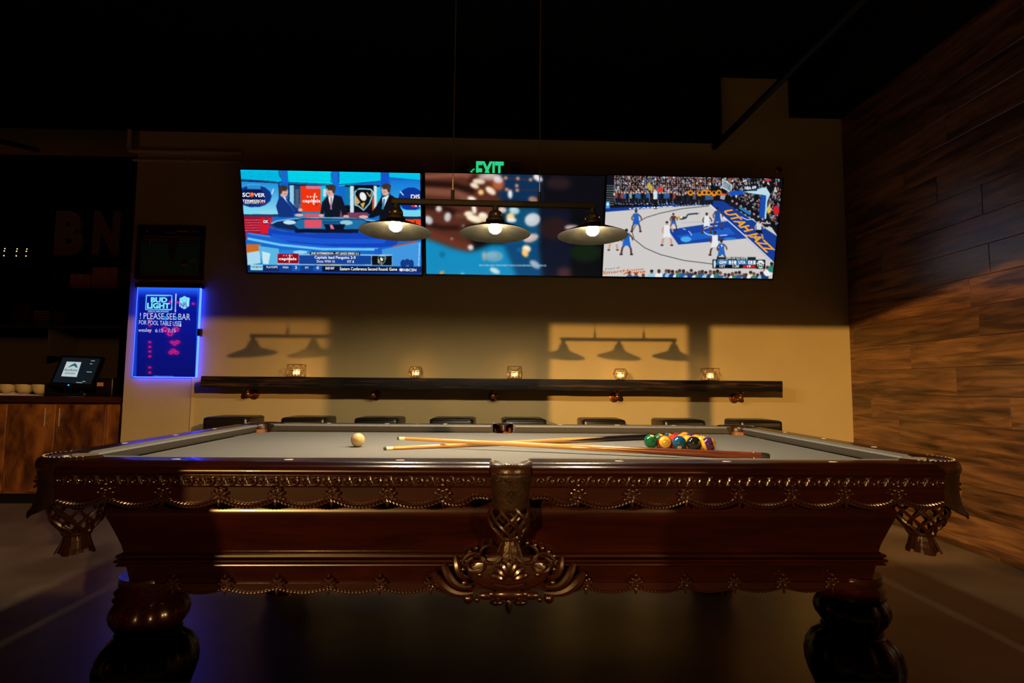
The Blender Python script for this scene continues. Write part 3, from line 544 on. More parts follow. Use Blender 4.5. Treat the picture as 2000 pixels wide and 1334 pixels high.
# front row heads
for k in range(40):
    x = 372 + 34 * k + rng.uniform(-8, 8)
    if x > 1700: break
    y = 1078 - (20 if 560 < x < 1200 else 0) + rng.uniform(-18, 10); y -= max(0, (x - 1600) * .9)
    if x < 700 and k % 2: continue
    P.ell(x, y + 44, 38, 34, [(40, 90, 160), (150, 200, 225), (30, 60, 110), (235, 235, 235), (40, 130, 110)][k % 5], n=10); P.ell(x, y, 15, 20, [(90, 60, 50), (195, 150, 130), (150, 110, 95), (70, 50, 44)][k % 4], n=10); P.ell(x, y - 7, 16, 14, [(40, 28, 26), (120, 70, 50), (60, 50, 48)][k % 3], n=10)
P.rect(1145, 935, 1186, 1018, (8, 20, 24)); P.poly([(1155, 950), (1172, 940), (1180, 975), (1170, 1012), (1156, 1010)], (190, 220, 230)); P.rect(1186, 914, 1548, 944, (8, 40, 46)); P.rect(1186, 944, 1548, 984, (30, 110, 180)); P.rect(1186, 984, 1548, 1018, (8, 14, 18)); P.rect(1298, 945, 1366, 981, (235, 240, 242)); P.rect(1478, 945, 1544, 981, (235, 240, 242)); P.rect(1428, 988, 1540, 1014, (205, 30, 26)); P.rect(1550, 938, 1636, 1022, (6, 14, 16)); P.ell(1592, 980, 37, 37, (230, 240, 240), n=24); P.rect(1552, 968, 1632, 1004, (6, 14, 16))
for k in range(6): P.rect(1200 + 16 * k, 935, 1209 + 16 * k, 942, (225, 230, 235)); P.rect(1376 + 16 * k, 935, 1385 + 16 * k, 942, (225, 230, 235))
P.blur(1, 1)
wtx = (245, 248, 250)
for t in (('WIN OR GO HOME', 1270, 914, 1474, 934, .0), ('GSW', 1208, 950, 1278, 979, .03), ('UTA', 1388, 950, 1453, 979, .03), ('1ST', 1213, 987, 1265, 1011, .01), ('1:20', 1333, 986, 1392, 1011, .01), ('19', 1470, 990, 1500, 1011, .02), ('TNT', 1556, 972, 1628, 1000, .03), ('APP', 1518, 252, 1560, 282, .02), ('NBA', 1452, 256, 1512, 286, .02), ('9', 1225, 800, 1240, 822, .02)):
    P.text(t[0], *t[1:5], wtx, t[5])
P.text('UTAHJAZZ', 0, 0, 0, 0, wtx, .03, quad=[(375, 462), (785, 440), (790, 452), (375, 478)])
P.text('SPALDING', 0, 0, 0, 0, wtx, .0, quad=[(1602, 588), (1690, 592), (1690, 608), (1600, 604)])
P.text('32', 1312, 948, 1350, 979, (20, 60, 110), .02); P.text('13', 1492, 948, 1528, 979, (20, 60, 110), .02)
P.text('UTAH JAZZ', 0, 0, 0, 0, (232, 160, 50), .035, quad=[(1330, 470), (1735, 850), (1625, 885), (1215, 490)])
P.text('Court of', 0, 0, 0, 0, (70, 66, 66), .0, quad=[(150, 1018), (285, 1003), (283, 1020), (148, 1035)])
P.text('SmartHome', 0, 0, 0, 0, (205, 110, 50), .02, quad=[(128, 1045), (512, 1012), (508, 1035), (122, 1078)])
P.text('Arena', 0, 0, 0, 0, (205, 100, 40), .03, quad=[(315, 1056), (528, 1032), (524, 1058), (312, 1082)])

TVGAIN = 1.0
MT['screen'] = vcol('lit television screen', 'Col', TVGAIN)
def television(pt, u0t, u1t, vt0, vt1, u0b, u1b, vb0, vb1, label):
    YT, YB = 2.0, 2.215
    tl, tr = on_y(u0t, vt0, YT), on_y(u1t, vt1, YT); bl, br = on_y(u0b, vb0, YB), on_y(u1b, vb1, YB)
    cx = (tl[0] + tr[0] + bl[0] + br[0]) / 4; sw = (tr[0] - tl[0] + br[0] - bl[0]) / 2
    zt, zb = (tl[2] + tr[2]) / 2, (bl[2] + br[2]) / 2; sh = math.hypot(zt - zb, YB - YT); tilt = math.atan2(YB - YT, zt - zb)
    root = bpy.data.objects.new('television', None); COL.objects.link(root); root.location = (cx, (YT + YB) / 2, (zt + zb) / 2)
    tag(root, label, 'television', 'televisions in a row on the wall')
    R = (tilt, 0, 0)
    b = 0.008; fw_, fh = sw / 2 + b, sh / 2 + b
    MB().box(-fw_, fw_, .0025, .045, -fh, fh).build('back_case', MT['tvblack'], root, smooth=False, rot=R)
    MB().box(-fw_, fw_, -.006, .006, sh / 2, fh).box(-fw_, fw_, -.006, .006, -fh - .008, -sh / 2).box(-fw_, -sw / 2, -.006, .006, -fh, fh).box(sw / 2, fw_, -.006, .006, -fh, fh).build('bezel', MT['tvblack'], root, smooth=False, rot=R)
    s = link('screen', pt.grid_mesh('screen', sw, sh, MT['screen']), root, rot=R)
    pt.lettering(s, sw, sh, TVGAIN)
    yb = YW - (YT + YB) / 2
    MB().box(-.25, .25, yb - .02, yb, -.2, .2).box(-.2, -.16, .095, yb - .01, -.15, -.11).box(.16, .2, .095, yb - .01, -.15, -.11).box(-.2, -.16, .03, yb - .01, .1, .14).box(.16, .2, .03, yb - .01, .1, .14).build('wall_mount', MT['blackmetal'], root, smooth=False)
    return root
television(p1, 470.5, 821, 332, 338, 483.5, 823.5, 532.5, 535, 'wide television showing three men at a blue sports studio desk')
television(p2, 831, 1181, 338.7, 343, 832, 1173, 535.5, 539, 'wide television showing a hand dropping pale grain')
television(p3, 1186, 1529.5, 343.2, 348.8, 1176.3, 1507, 539.5, 544, 'wide television showing a basketball game on court')
# ------------------------------------------------------------------ pool table
L_, W_, ZB = 1.27, 0.635, 0.78
tbl = empty('pool_table', (0, 0, 0), 'large carved mahogany pool table with grey cloth and leather pockets', 'pool table')
PCX, PCY, PR = 1.268, 0.652, 0.107          # corner pocket centre, outer radius
SPY = 0.752                                 # side pocket centre
# cloth bed with pocket cut-outs
def bed_outline():
    hx, hy = L_ + .045, W_ + .045; out = []
    def arc(cx, cy, r, a0, a1, n=8):
        return [(cx + r * math.cos(a0 + (a1 - a0) * k / n), cy + r * math.sin(a0 + (a1 - a0) * k / n)) for k in range(n + 1)]
    r = .062; d = .02
    c1 = arc(L_ + d, -W_ - d, r, PI * 1.02, PI * .48)          # front right corner, concave
    c2 = [(x, -y) for x, y in reversed(c1)]
    s = arc(0, W_ + .055, .052, -.02, -PI + .02)                # back side pocket
    pts = c1 + c2 + s + [(-x, y) for x, y in reversed(c2)] + [(-x, y) for x, y in reversed(c1)] + [(-x, -y) for x, y in s]
    return pts
bo = bed_outline()
MB().prism(bo, .028, T=Matrix.Translation((0, 0, ZB - .028))).build('playing_surface', MT['cloth'], tbl, smooth=False)
# cushions (long: nose/back end offsets at the corner and at the side pocket)
cs = [(.05, .0415), (.004, .0395), (.0, .034), (.036, .0015), (.05, .0015)]
def cushion(n0, b0, n1, b1):
    """runs along local x; nose faces +y... returned for a rail on the -y side (nose at y=0, back at y=-.05)"""
    A, B = [], []
    for o, zz in cs:
        t = o / .05; A.append((n0 + (b0 - n0) * t, -o, zz)); B.append((n1 + (b1 - n1) * t, -o, zz))
    mid = [[((1 - q) * a[0] + q * b[0], a[1], a[2]) for a, b in zip(A, B)] for q in (.0, .25, .5, .75, 1.0)]
    return MB().loops(mid, caps=True).mesh('cushion', MT['cloth'], smooth=False)
cl = cushion(.066, .055, L_ - .06, L_ - .012)
for sx, ry in ((1, 0), (-1, 0)):
    link('cushion', cl, tbl, loc=(0, -W_, ZB), scale=(sx, 1, 1)); link('cushion', cl, tbl, loc=(0, W_, ZB), scale=(sx, -1, 1))
ce = cushion(-W_ + .06, -W_ + .012, W_ - .06, W_ - .012)
link('cushion', ce, tbl, loc=(L_, 0, ZB), rot=(0, 0, PI / 2)); link('cushion', ce, tbl, loc=(-L_, 0, ZB), rot=(0, 0, -PI / 2))
# wooden rails with moulded outer edge
rp = [(.05, .0), (.05, .042), (.118, .042), (.128, .0405), (.136, .036), (.139, .0325), (.147, .0322), (.154, .029), (.159, .022), (.160, .016), (.157, .011), (.151, .0085), (.150, .006), (.120, .006), (.120, .0)]
def clipx(o):
    dy = (W_ + o) - PCY
    return min(PCX - math.sqrt(max(0, (PR - .006) ** 2 - dy * dy)), 1.238)
A = [(.060 if o > .09 else .056, -o, z_) for o, z_ in rp]; B = [(clipx(o), -o, z_) for o, z_ in rp]
rl = MB().loops([A, B], caps=True).mesh('rail', MT['mahog'], angle=50)
sgt = MB().lathe([(0, 0), (.0135, 0), (.0125, .0008), (0, .0012)], 14, T=Matrix.Diagonal((1, .62, 1, 1))).mesh('sight', MT['pearl'])
dot = MB().lathe([(0, 0), (.0035, 0), (.003, .0008), (0, .001)], 10).mesh('inlay_dot', MT['pearl'])
for sx in (1, -1):
    for sy in (-1, 1):
        r = link('rail', rl, tbl, loc=(0, sy * W_, ZB), scale=(sx, 1 if sy < 0 else -1, 1))
        for k in (.25, .5, .75): link('sight', sgt, r, loc=(k * L_, -.094, .0416))
r_end = clipx(.1)
ey = lambda o: min(PCY - math.sqrt(max(0, (PR - .006) ** 2 - (L_ + o - PCX) ** 2)), .62)
A = [(-ey(o), -o, z_) for o, z_ in rp]; B = [(ey(o), -o, z_) for o, z_ in rp]
re_ = MB().loops([A, B], caps=True).mesh('rail', MT['mahog'], angle=50)
for sx in (1, -1):
    r = link('rail', re_, tbl, loc=(sx * L_, 0, ZB), rot=(0, 0, sx * PI / 2))
    for k in (-.5, 0, .5): link('sight', sgt, r, loc=(k * W_, -.094, .0416))
# ---- carved frieze and scalloped apron (one mesh each, reused on every half side)
OX = [.187 + .1525 * k for k in range(7)]
def scallop(x):
    if x < OX[0]: t = (x - .03) / (OX[0] - .03); return .722 - .014 * math.sin(PI * min(1, max(0, t * 1.6 - .75))) + .006 * math.sin(PI * max(0, min(1, 1.2 - t * 2)))
    k = (x - OX[0]) / .1525; t = k - math.floor(k); return .722 - .0205 * math.sin(PI * t) ** .9
def strip(x0, x1, fn, ztop, y, th, n):
    xs = [x0 + (x1 - x0) * k / n for k in range(n + 1)]
    return [[(x, -y, ztop), (x, -y, fn(x)), (x, -y + th, fn(x)), (x, -y + th, ztop)] for x in xs]
def scroll(mb, cx, cz, y, flip, r=.0136):
    pts = []
    for k in range(21):
        t = k / 20; a = flip * (t * 4.4 * PI * .5 + PI * .5) + (0 if flip > 0 else 0); q = r * (1 - .82 * t)
        pts.append((cx + q * math.cos(a), -y - .0030 - .0025 * t, cz + flip * 0 + q * math.sin(a)))
    tail = [(cx - .017, -y - .001, cz - flip * .010), (cx - .009, -y - .002, cz + flip * .011)]
    mb.tube(tail + pts, [.0015, .0030] + [.0037 - .0012 * k / 20 for k in range(21)], 6)
    mb.ball((cx, -y - .004, cz), .0030, nu=7, nv=5)
    for q in range(2):
        a = flip * (2.6 + q * 1.3); mb.ball((cx + .0135 * math.cos(a), -y - .002, cz + .0125 * math.sin(a)), .0040, .0030, .0030, nu=6, nv=4)
fz = MB()
nsc = 41
for k in range(nsc): scroll(fz, .085 + (1.225 - .085) * k / (nsc - 1), .772, .786, 1 if k % 2 else -1)
frz = fz.mesh('carved_scrolls', MT['carve'])
ap = MB().loops(strip(.045, 1.24, scallop, .760, .784, .02, 110), caps=True).mesh('apron', MT['mahog'], smooth=False)
fb = MB().box(.045, 1.24, -.786, -.74, .757, .789).tube([(.045, -.787, .7575), (1.24, -.787, .7575)], .0028, 6).tube([(.045, -.787, .7865), (1.24, -.787, .7865)], .0026, 6).mesh('frieze_band', MT['mahog'], angle=50)
gm = MB()
x = .062
k = 0
while x < 1.235:
    zz = scallop(x)
    sl = (scallop(x + .004) - scallop(x - .004)) / .008
    T = Matrix.Translation((x, -.787, zz + .003)) @ Matrix.Rotation(-math.atan(sl), 4, 'Y')
    gm.ball((0, 0, .0040), .0072, .0065, .0044, nu=7, nv=5, T=T @ Matrix.Rotation(.5, 4, 'Y')); gm.ball((0, 0, -.0040), .0072, .0065, .0044, nu=7, nv=5, T=T @ Matrix.Rotation(-.5, 4, 'Y'))
    x += .0095; k += 1
gml = gm.mesh('garland', MT['carve'])
def sprig(s=1.0):
    m = MB()
    for px, pz, r in ((0, .034, .0052), (-.009, .024, .0052), (.009, .024, .0052), (0, .021, .0048), (-.016, .016, .004), (.016, .016, .004)): m.ball((px * s, -.003, pz * s), r * s, nu=7, nv=5)
    for a in (-1.9, -1.1, -.4, .4, 1.1, 1.9):
        T = Matrix.Translation((0, -.003, .008 * s)) @ Matrix.Rotation(a, 4, 'Y'); m.ball((0, 0, .011 * s), .0042 * s, .0035, .011 * s, nu=6, nv=5, T=T)
    m.ball((0, -.003, -.006 * s), .0042 * s, .004, .010 * s, nu=6, nv=5)
    return m
spg = sprig(1.22).mesh('carved_sprig', MT['carve'])
for sx in (1, -1):
    for sy in (1, -1):
        sc = (sx, sy, 1)
        a = link('apron', ap, tbl, scale=sc)
        link('frieze_band', fb, tbl, scale=sc); link('carved_scrolls', frz, tbl, scale=sc)
        link('garland', gml, a)
        for ox in OX: link('carved_sprig', spg, a, loc=(ox, -.787, scallop(ox) - .001))
# end aprons
def sc2(y): k = (y + .6) / .15; t = k - math.floor(k); return .722 - .0205 * math.sin(PI * t) ** .9
ea = MB().loops([[(y, -1.42, .789), (y, -1.42, sc2(y)), (y, -1.40, sc2(y)), (y, -1.40, .789)] for y in [-.6 + 1.2 * k / 60 for k in range(61)]], caps=True).mesh('apron', MT['mahog'], smooth=False)
for sx in (1, -1):
    a = link('apron', ea, tbl, rot=(0, 0, sx * PI / 2))
    for k in range(9): link('carved_sprig', spg, a, loc=(-.6 + .15 * k, -1.423, .721))
# ---- body
HX, HY = 1.150, .686
bp_ = [(-.03, .752), (0, .752), (0, .692), (.004, .687), (.0085, .681), (.0118, .670), (.0125, .664), (.0115, .658), (.007, .646), (-.002, .62), (-.012, .59), (-.020, .565), (-.024, .546), (-.020, .5415), (-.012, .539), (-.010, .534), (-.012, .530), (-.018, .528), (-.009, .525), (-.007, .521), (-.009, .517), (-.017, .515), (-.012, .512), (-.011, .509), (-.013, .506), (-.030, .503), (-.036, .47), (-.040, .445)]
ring = lambda o, z_: [(HX + o, HY + o, z_), (-HX - o, HY + o, z_), (-HX - o, -HY - o, z_), (HX + o, -HY - o, z_)]
body = MB().loops([ring(o, z_) for o, z_ in bp_], caps=True).build('body', MT['mahog'], tbl, angle=35)
def low(x): k = (abs(x) - .23) / .15; t = k - math.floor(k); return .436 - .013 * math.sin(PI * t)
yl = HY - .036
lt = MB().loops(strip(-1.08, 1.08, low, .452, yl + .006, .02, 150), caps=True).mesh('lower_trim', MT['mahog'], smooth=False)
gm = MB(); x = .165
while x < 1.07:
    gm.ball((x, -yl - .009, low(x) + .003), .0058, .005, .0042, nu=6, nv=4); x += .0105
glo = gm.mesh('garland', MT['carve'])
ms = sprig(1.1).mesh('carved_sprig', MT['carve'])
for sy in (1, -1):
    t_ = link('lower_trim', lt, tbl, scale=(1, sy, 1)); link('garland', glo, t_); link('garland', glo, t_, scale=(-1, 1, 1))
    for k in range(6):
        for sx in (1, -1): link('carved_sprig', ms, t_, loc=(sx * (.23 + .15 * k), -yl - .008, .438))
# ---- carved cartouche in the middle of the long side
m = MB()
m.ball((0, -.003, .49), .125, .016, .058, nu=20, nv=10)
for k in range(17):
    a = .15 + (PI - .3) * k / 16; m.ball((.150 * math.cos(a), -.008, .495 + .083 * math.sin(a)), .0085, nu=7, nv=5)
for k in range(7):                                            # fan shell
    a = (k - 3) * .42; T = Matrix.Translation((0, -.020, .468)) @ Matrix.Rotation(a, 4, 'Y'); m.ball((0, 0, .036), .0105, .010, .026, nu=8, nv=6, T=T)
m.tube([(-.045, -.024, .458), (0, -.028, .452), (.045, -.024, .458)], .006, 6)
for sx in (1, -1):
    sp = [(sx * (.10 + .036 * math.cos(t) * (1 - .06 * t)), -.018, .515 + .034 * math.sin(t) * (1 - .06 * t)) for t in [q * .4 for q in range(20)]]; m.tube(sp, .006, 6)
    sp = [(sx * (.055 + .03 * math.cos(t) * (1 - .07 * t)), -.018, .545 + .026 * math.sin(t) * (1 - .07 * t)) for t in [PI - q * .4 for q in range(16)]]; m.tube(sp, .0055, 6)
    # broad acanthus leaves sweeping out and up
    for (xa, za, xb, zb, hw_) in ((.105, .432, .222, .490, .0135), (.110, .450, .193, .516, .0125), (.115, .478, .158, .538, .0105)):
        n_ = 9; pts = []; rr = []
        for q in range(n_):
            t = q / (n_ - 1); bow = .014 * math.sin(PI * t)
            pts.append((sx * (xa + (xb - xa) * t + bow * .5), -.014 - .012 * math.sin(PI * t), za + (zb - za) * t ** 1.25 - bow)); rr.append(hw_ * (.35 + 1.1 * t ** .8 * (1.0 - .72 * t ** 6)))
        m.tube(pts, rr, 8)
    for px, pz, r in ((.118, .418, .016), (.092, .414, .009), (.130, .462, .010), (.085, .485, .009), (.135, .500, .009), (.05, .430, .011), (.03, .418, .010)): m.ball((sx * px, -.016, pz), r, nu=8, nv=6)
    m.ball((sx * .034, -.016, .405), .022, .010, .009, nu=8, nv=6, T=None); m.ball((sx * .066, -.016, .425), .03, .010, .012, nu=8, nv=6)
m.ball((0, -.018, .398), .010, .010, .024, nu=8, nv=6); m.ball((0, -.018, .428), .05, .012, .016, nu=10, nv=6)
med = m.mesh('carved_cartouche', MT['carve'])
link('carved_cartouche', med, tbl, loc=(0, -HY + .022, 0)); link('carved_cartouche', med, tbl, loc=(0, HY - .022, 0), scale=(1, -1, 1))
# ---- legs
lgm = MB().lathe([(.0, .460), (.084, .460), (.086, .438), (.082, .430), (.090, .422), (.096, .416), (.092, .409), (.086, .402), (.099, .396), (.092, .388), (.07, .385), (.06, .30), (.082, .298), (.09, .292), (.086, .285), (.092, .279), (.06, .27), (.06, .06), (.085, .055), (.098, .045), (.104, .03), (.106, .0), (0, 0)], 32).mesh('leg', MT['mahog'])
ub = MB().lathe([(.080, .392), (.095, .380), (.106, .362), (.109, .345), (.104, .325), (.091, .308), (.077, .297)], 72, lobes=12, depth=.08).mesh('upper_bulb', MT['mahog'], angle=60)
lb = MB().lathe([(.073, .283), (.095, .276), (.117, .258), (.133, .232), (.140, .20), (.138, .17), (.128, .135), (.112, .10), (.095, .07), (.083, .052)], 80, lobes=10, depth=.07).mesh('lower_bulb', MT['mahog'], angle=60)
for sx in (1, -1):
    for sy in (1, -1):
        l = link('leg', lgm, tbl, loc=(sx * 1.088, sy * .578, 0)); link('upper_bulb', ub, l); link('lower_bulb', lb, l)
# ---- leather pockets
def surf(fn, nt_, na):
    vs, fs = [], []
    for i in range(nt_ + 1):
        for j in range(na + 1): vs.append(fn(i / nt_, j / na * 2 - 1))
    for i in range(nt_):
        for j in range(na):
            a = i * (na + 1) + j; fs.append((a, a + 1, a + na + 2, a + na + 1))
    return vs, fs
def shell(name, fn, nt_, na, m, parent, th=.004, **k):
    mb = MB(); v, f = surf(fn, nt_, na); mb.add(v, f); o = mb.build(name, m, parent, **k)
    s = o.modifiers.new('thick', 'SOLIDIFY'); s.thickness = th; s.offset = 0
    return o
def net_mesh(rad, z0, z1, N, tw):
    m = MB()
    for k in range(N):
        for d in (1, -1):
            pts = []
            for q in range(11):
                t = q / 10; a = 2 * PI * k / N + d * tw * t; r = rad(t) + d * .0012
                pts.append((r * math.cos(a), r * math.sin(a), z0 + (z1 - z0) * t))
            m.tube(pts, .0048, 5)
    m.tube([(rad(0) * math.cos(a), rad(0) * math.sin(a), z0) for a in [2 * PI * q / 20 for q in range(20)]], .005, 6, closed=True)
    m.tube([(rad(1) * math.cos(a), rad(1) * math.sin(a), z1) for a in [2 * PI * q / 16 for q in range(16)]], .006, 6, closed=True)
    return m.mesh('net', MT['leather'])
def fringe_mesh(z0, z1, r0, r1, n=22):
    m = MB()
    for k in range(n):
        a = 2 * PI * k / n + rng.uniform(-.08, .08); rr0 = r0 * rng.uniform(.75, 1); rr1 = r1 * rng.uniform(.7, 1.08); zz = z1 + rng.uniform(-.008, .010)
        w_ = .0065; c, s = math.cos(a), math.sin(a)
        L = []
        for t in (0, .35, .7, 1):
            r = rr0 + (rr1 - rr0) * t ** 1.3; z_ = z0 + (zz - z0) * t; ww = w_ * (.8 + .5 * t)
            L.append([((r + o) * c - q * s, (r + o) * s + q * c, z_) for o, q in ((.0015, -ww), (.0015, ww), (-.0015, ww), (-.0015, -ww))])
        m.loops(L, caps=True)
    return m.mesh('fringe', MT['leather'], smooth=False)
ip = [(.060, .786), (.060, .806), (.064, .818), (.072, .825), (.086, .828), (.098, .823), (.105, .812), (.107, .800), (.104, .790), (.096, .783), (.080, .780), (.060, .786)]
AA = math.radians(112)
iron_c = MB().lathe(ip, 30, a0=-AA, a1=AA).mesh('pocket', MT['leather'])
sp_ = [(r - .042 if r < .07 else r - .038, z_ - .004) for r, z_ in ip]
iron_s = MB().lathe(sp_, 26, a0=-math.radians(104), a1=math.radians(104)).mesh('pocket', MT['leather'])
stc = MB()
for k in range(19):
    a = math.radians(-81 + 9 * k); stc.ball((.090 * math.cos(a), .090 * math.sin(a), .8275), .0028, .0018, .0012, nu=5, nv=4, T=None)
stm = stc.mesh('stitching', MT['stitch'])
sts = MB()
for k in range(17):
    a = math.radians(-80 + 10 * k); sts.ball((.053 * math.cos(a), .053 * math.sin(a), .8235), .0024, .0024, .0014, nu=5, nv=4)
stsm = sts.mesh('stitching', MT['stitch'])
netc = net_mesh(lambda t: .050 + .024 * math.sin(PI * min(1, t * 1.05 + .08)) * (1 - .25 * t) - .018 * t ** 4, .715, .598, 9, 1.9)
nets = net_mesh(lambda t: .043 + .017 * math.sin(PI * min(1, t * 1.05 + .06)) - .014 * t ** 4, .715, .612, 8, 1.7)
frc = fringe_mesh(.60, .545, .030, .046); frs = fringe_mesh(.613, .566, .022, .036, 18)
linc = MB().lathe([(.061, .802), (.058, .76), (.054, .72), (.052, .71)], 26, a0=-2.1, a1=2.1).mesh('liner', MT['liner'])
lins = MB().lathe([(.046, .798), (.046, .76), (.044, .72), (.043, .71)], 22, a0=-2.0, a1=2.0).mesh('liner', MT['liner'])
def sh_corner(t, q):
    A_ = math.radians(104) * (1 - t) ** .75 + math.radians(12) * t; a = A_ * q
    r = .101 - .010 * math.sin(PI * t * .8) + .020 * t ** 2
    return (r * math.cos(a), r * math.sin(a), .792 - .122 * t - .012 * (1 - abs(q)) * t)
def sh_side(t, q):
    A_ = math.radians(96) * (1 - t) + math.radians(84) * t; a = A_ * q; r = .066 - .016 * t
    return (r * math.cos(a) + .004, r * math.sin(a), .797 - .098 * t - .008 * math.cos(q * 1.5) * t)
for sx, sy in ((-1, -1), (1, -1), (1, 1), (-1, 1)):
    p = link('pocket', iron_c, tbl, loc=(sx * PCX, sy * PCY, 0), rot=(0, 0, math.atan2(sy, sx)))
    shell('shield', sh_corner, 12, 20, MT['leather2'], p); link('stitching', stm, p); link('net', netc, p); link('fringe', frc, p); link('liner', linc, p)
for sy in (-1, 1):
    p = link('pocket', iron_s, tbl, loc=(0, sy * SPY, 0), rot=(0, 0, sy * PI / 2))
    o = shell('shield', sh_side, 10, 20, MT['leather2'], p); link('stitching', stsm, p); link('net', nets, p); link('fringe', frs, p); link('liner', lins, p)
    # tooled diamond emblem and border line on the shield
    e = MB(); f_ = lambda q, t: Vector(sh_side(t, q)) * 1.0 + Vector((.0032, 0, 0))
    for pl in ([(.0, .42), (.16, .55), (0, .74), (-.16, .55), (0, .42)], [(-.9, .28), (-.45, .28), (0, .28), (.45, .28), (.9, .28)], [(-.10, .44), (.0, .62), (.10, .44)]):
        e.tube([f_(q, t) for q, t in pl], .0013, 4)
    for q in (-.62, -.36, -.1, .16, .42, .68): e.tube([f_(q + .09 * math.cos(a) * (1 - a / 9), .16 + .07 * math.sin(a) * (1 - a / 9)) for a in [j * .6 for j in range(11)]], .0012, 4)
    e.build('tooling', MT['leather2'], p)

# ------------------------------------------------------------------ balls
BR = .0286
cols = {1: (.56, .30, .015), 2: (.005, .055, .15), 3: (.60, .035, .012), 4: (.045, .012, .06), 5: (.75, .22, .02), 6: (.004, .085, .035), 7: (.22, .010, .010), 8: (.008, .008, .007)}
cname = {1: 'yellow', 2: 'blue', 3: 'red', 4: 'purple', 5: 'orange', 6: 'green', 7: 'maroon', 8: 'black'}
CRM = (.56, .31, .030)
def ball_mat(n):
    base = cols[n if n < 9 else n - 8]
    m, t, b = nt('pool ball %s %s' % (cname[n if n < 9 else n - 8], 'stripe' if n > 8 else 'solid'))
    b.inputs['Roughness'].default_value = .06; b.inputs['Coat Weight'].default_value = .5; b.inputs['Coat Roughness'].default_value = .03
    if n < 9: b.inputs['Base Color'].default_value = (*base, 1)
    else:
        tc = t.nodes.new('ShaderNodeTexCoord'); sx = t.nodes.new('ShaderNodeSeparateXYZ'); t.links.new(tc.outputs['Object'], sx.inputs[0])
        ab = t.nodes.new('ShaderNodeMath'); ab.operation = 'ABSOLUTE'; t.links.new(sx.outputs['Z'], ab.inputs[0])
        lt_ = t.nodes.new('ShaderNodeMath'); lt_.operation = 'LESS_THAN'; lt_.inputs[1].default_value = BR * .54; t.links.new(ab.outputs[0], lt_.inputs[0])
        mx = t.nodes.new('ShaderNodeMix'); mx.data_type = 'RGBA'; mx.inputs['A'].default_value = (*CRM, 1); mx.inputs['B'].default_value = (*base, 1)
        t.links.new(lt_.outputs[0], mx.inputs['Factor']); t.links.new(mx.outputs['Result'], b.inputs['Base Color'])
    return m
sph = MB().ball((0, 0, 0), BR, nu=32, nv=20)
MT['ink'] = mat('black ball ink', (.01, .01, .01), .15); MT['disc'] = mat('cream number disc', (.55, .36, .06), .1, coat=.4)
def on_sphere(xy, axis, upv, k):
    ax = Vector(axis).normalized(); u = Vector(upv).cross(ax).normalized(); v_ = ax.cross(u)
    return [tuple((u * x + v_ * y + ax * math.sqrt(max(0, 1 - x * x - y * y))) * BR * k) for x, y in xy]
def pool_ball(n, pos, axis, num, nup, label):
    """axis = pole of the stripe, num = direction of the number disc (world axes)"""
    root = empty('pool_ball', pos, label, 'ball', 'racked pool balls')
    q = Vector(axis).to_track_quat('Z', 'Y')
    link('ball', sph.mesh('ball', ball_mat(n), angle=80), root, rot=q.to_euler())
    d = MB(); c = [(.30 * r * math.cos(a), .30 * r * math.sin(a)) for r in (.33, .66, 1) for a in [2 * PI * k / 20 for k in range(20)]]
    pts = on_sphere([(0, 0)] + c, num, nup, 1.004); fs = [(0, 1 + k, 1 + (k + 1) % 20) for k in range(20)] + [(1 + j * 20 + k, 1 + j * 20 + 20 + k, 1 + j * 20 + 20 + (k + 1) % 20, 1 + j * 20 + (k + 1) % 20) for j in (0, 1) for k in range(20)]
    d.add(pts, fs).build('number_disc', MT['disc'], root)
    v, f = text_points(str(n), .03); w_ = .13 if n < 10 else .24
    d = MB().add(on_sphere([((x - .5) * w_, (y - .5) * .22) for x, y in v], num, nup, 1.009), f)
    if n > 8:
        rr = [.36, .40]; pp = on_sphere([(r * math.cos(a), r * math.sin(a)) for r in rr for a in [2 * PI * k / 28 for k in range(28)]], num, nup, 1.008)
        d.add(pp, [(k, k + 28, 28 + (k + 1) % 28, (k + 1) % 28) for k in range(28)])
    d.build('number', MT['ink'], root)
    return root
G = on_z(1271, 862, ZB + BR); Pp = on_z(1384, 867.5, ZB + BR)
dirr = Vector((Pp[0] - G[0], Pp[1] - G[1], 0)).normalized(); per = Vector((-dirr.y, dirr.x, 0))
midp = Vector(((G[0] + Pp[0]) / 2, (G[1] + Pp[1]) / 2, ZB + BR)); s_ = BR * 2.004
rack = [[6, 15, 2, 8, 12], [14, 3, 9, 1], [10, 5, 11], [7, 4], [13]]
toc = Vector((CAM[0] - midp.x, CAM[1] - midp.y, .25)).normalized(); rgt = Vector((toc.y * -1, toc.x, 0)).normalized()
rgt = -rgt if rgt.x < 0 else rgt; upz = Vector((0, 0, 1))
ori = {6: (upz, upz * .95 + toc * .45 + rgt * .25), 15: (toc * 1 + rgt * .12, toc * 1 + rgt * .12 - upz * .12), 2: (upz, toc * .8 - upz * .75 + rgt * .05), 8: (upz, -toc + upz), 12: (rgt * -.92 - upz * .30 + toc * .10, -toc), 14: (upz * .8 + rgt * .7 - toc * .2, -toc), 3: (upz, -toc), 9: (upz * .5 + rgt * .5 + toc * .7, -toc), 1: (upz, upz * .9 + toc * .35), 10: (rgt * .9 + upz * .5, -toc), 5: (upz, -toc), 11: (upz * .2 + toc, -toc), 7: (upz, -toc), 4: (upz, -toc), 13: (rgt, -toc)}
ordn = {1: 'one', 2: 'two', 3: 'three', 4: 'four', 5: 'five', 6: 'six', 7: 'seven', 8: 'eight', 9: 'nine', 10: 'ten', 11: 'eleven', 12: 'twelve', 13: 'thirteen', 14: 'fourteen', 15: 'fifteen'}
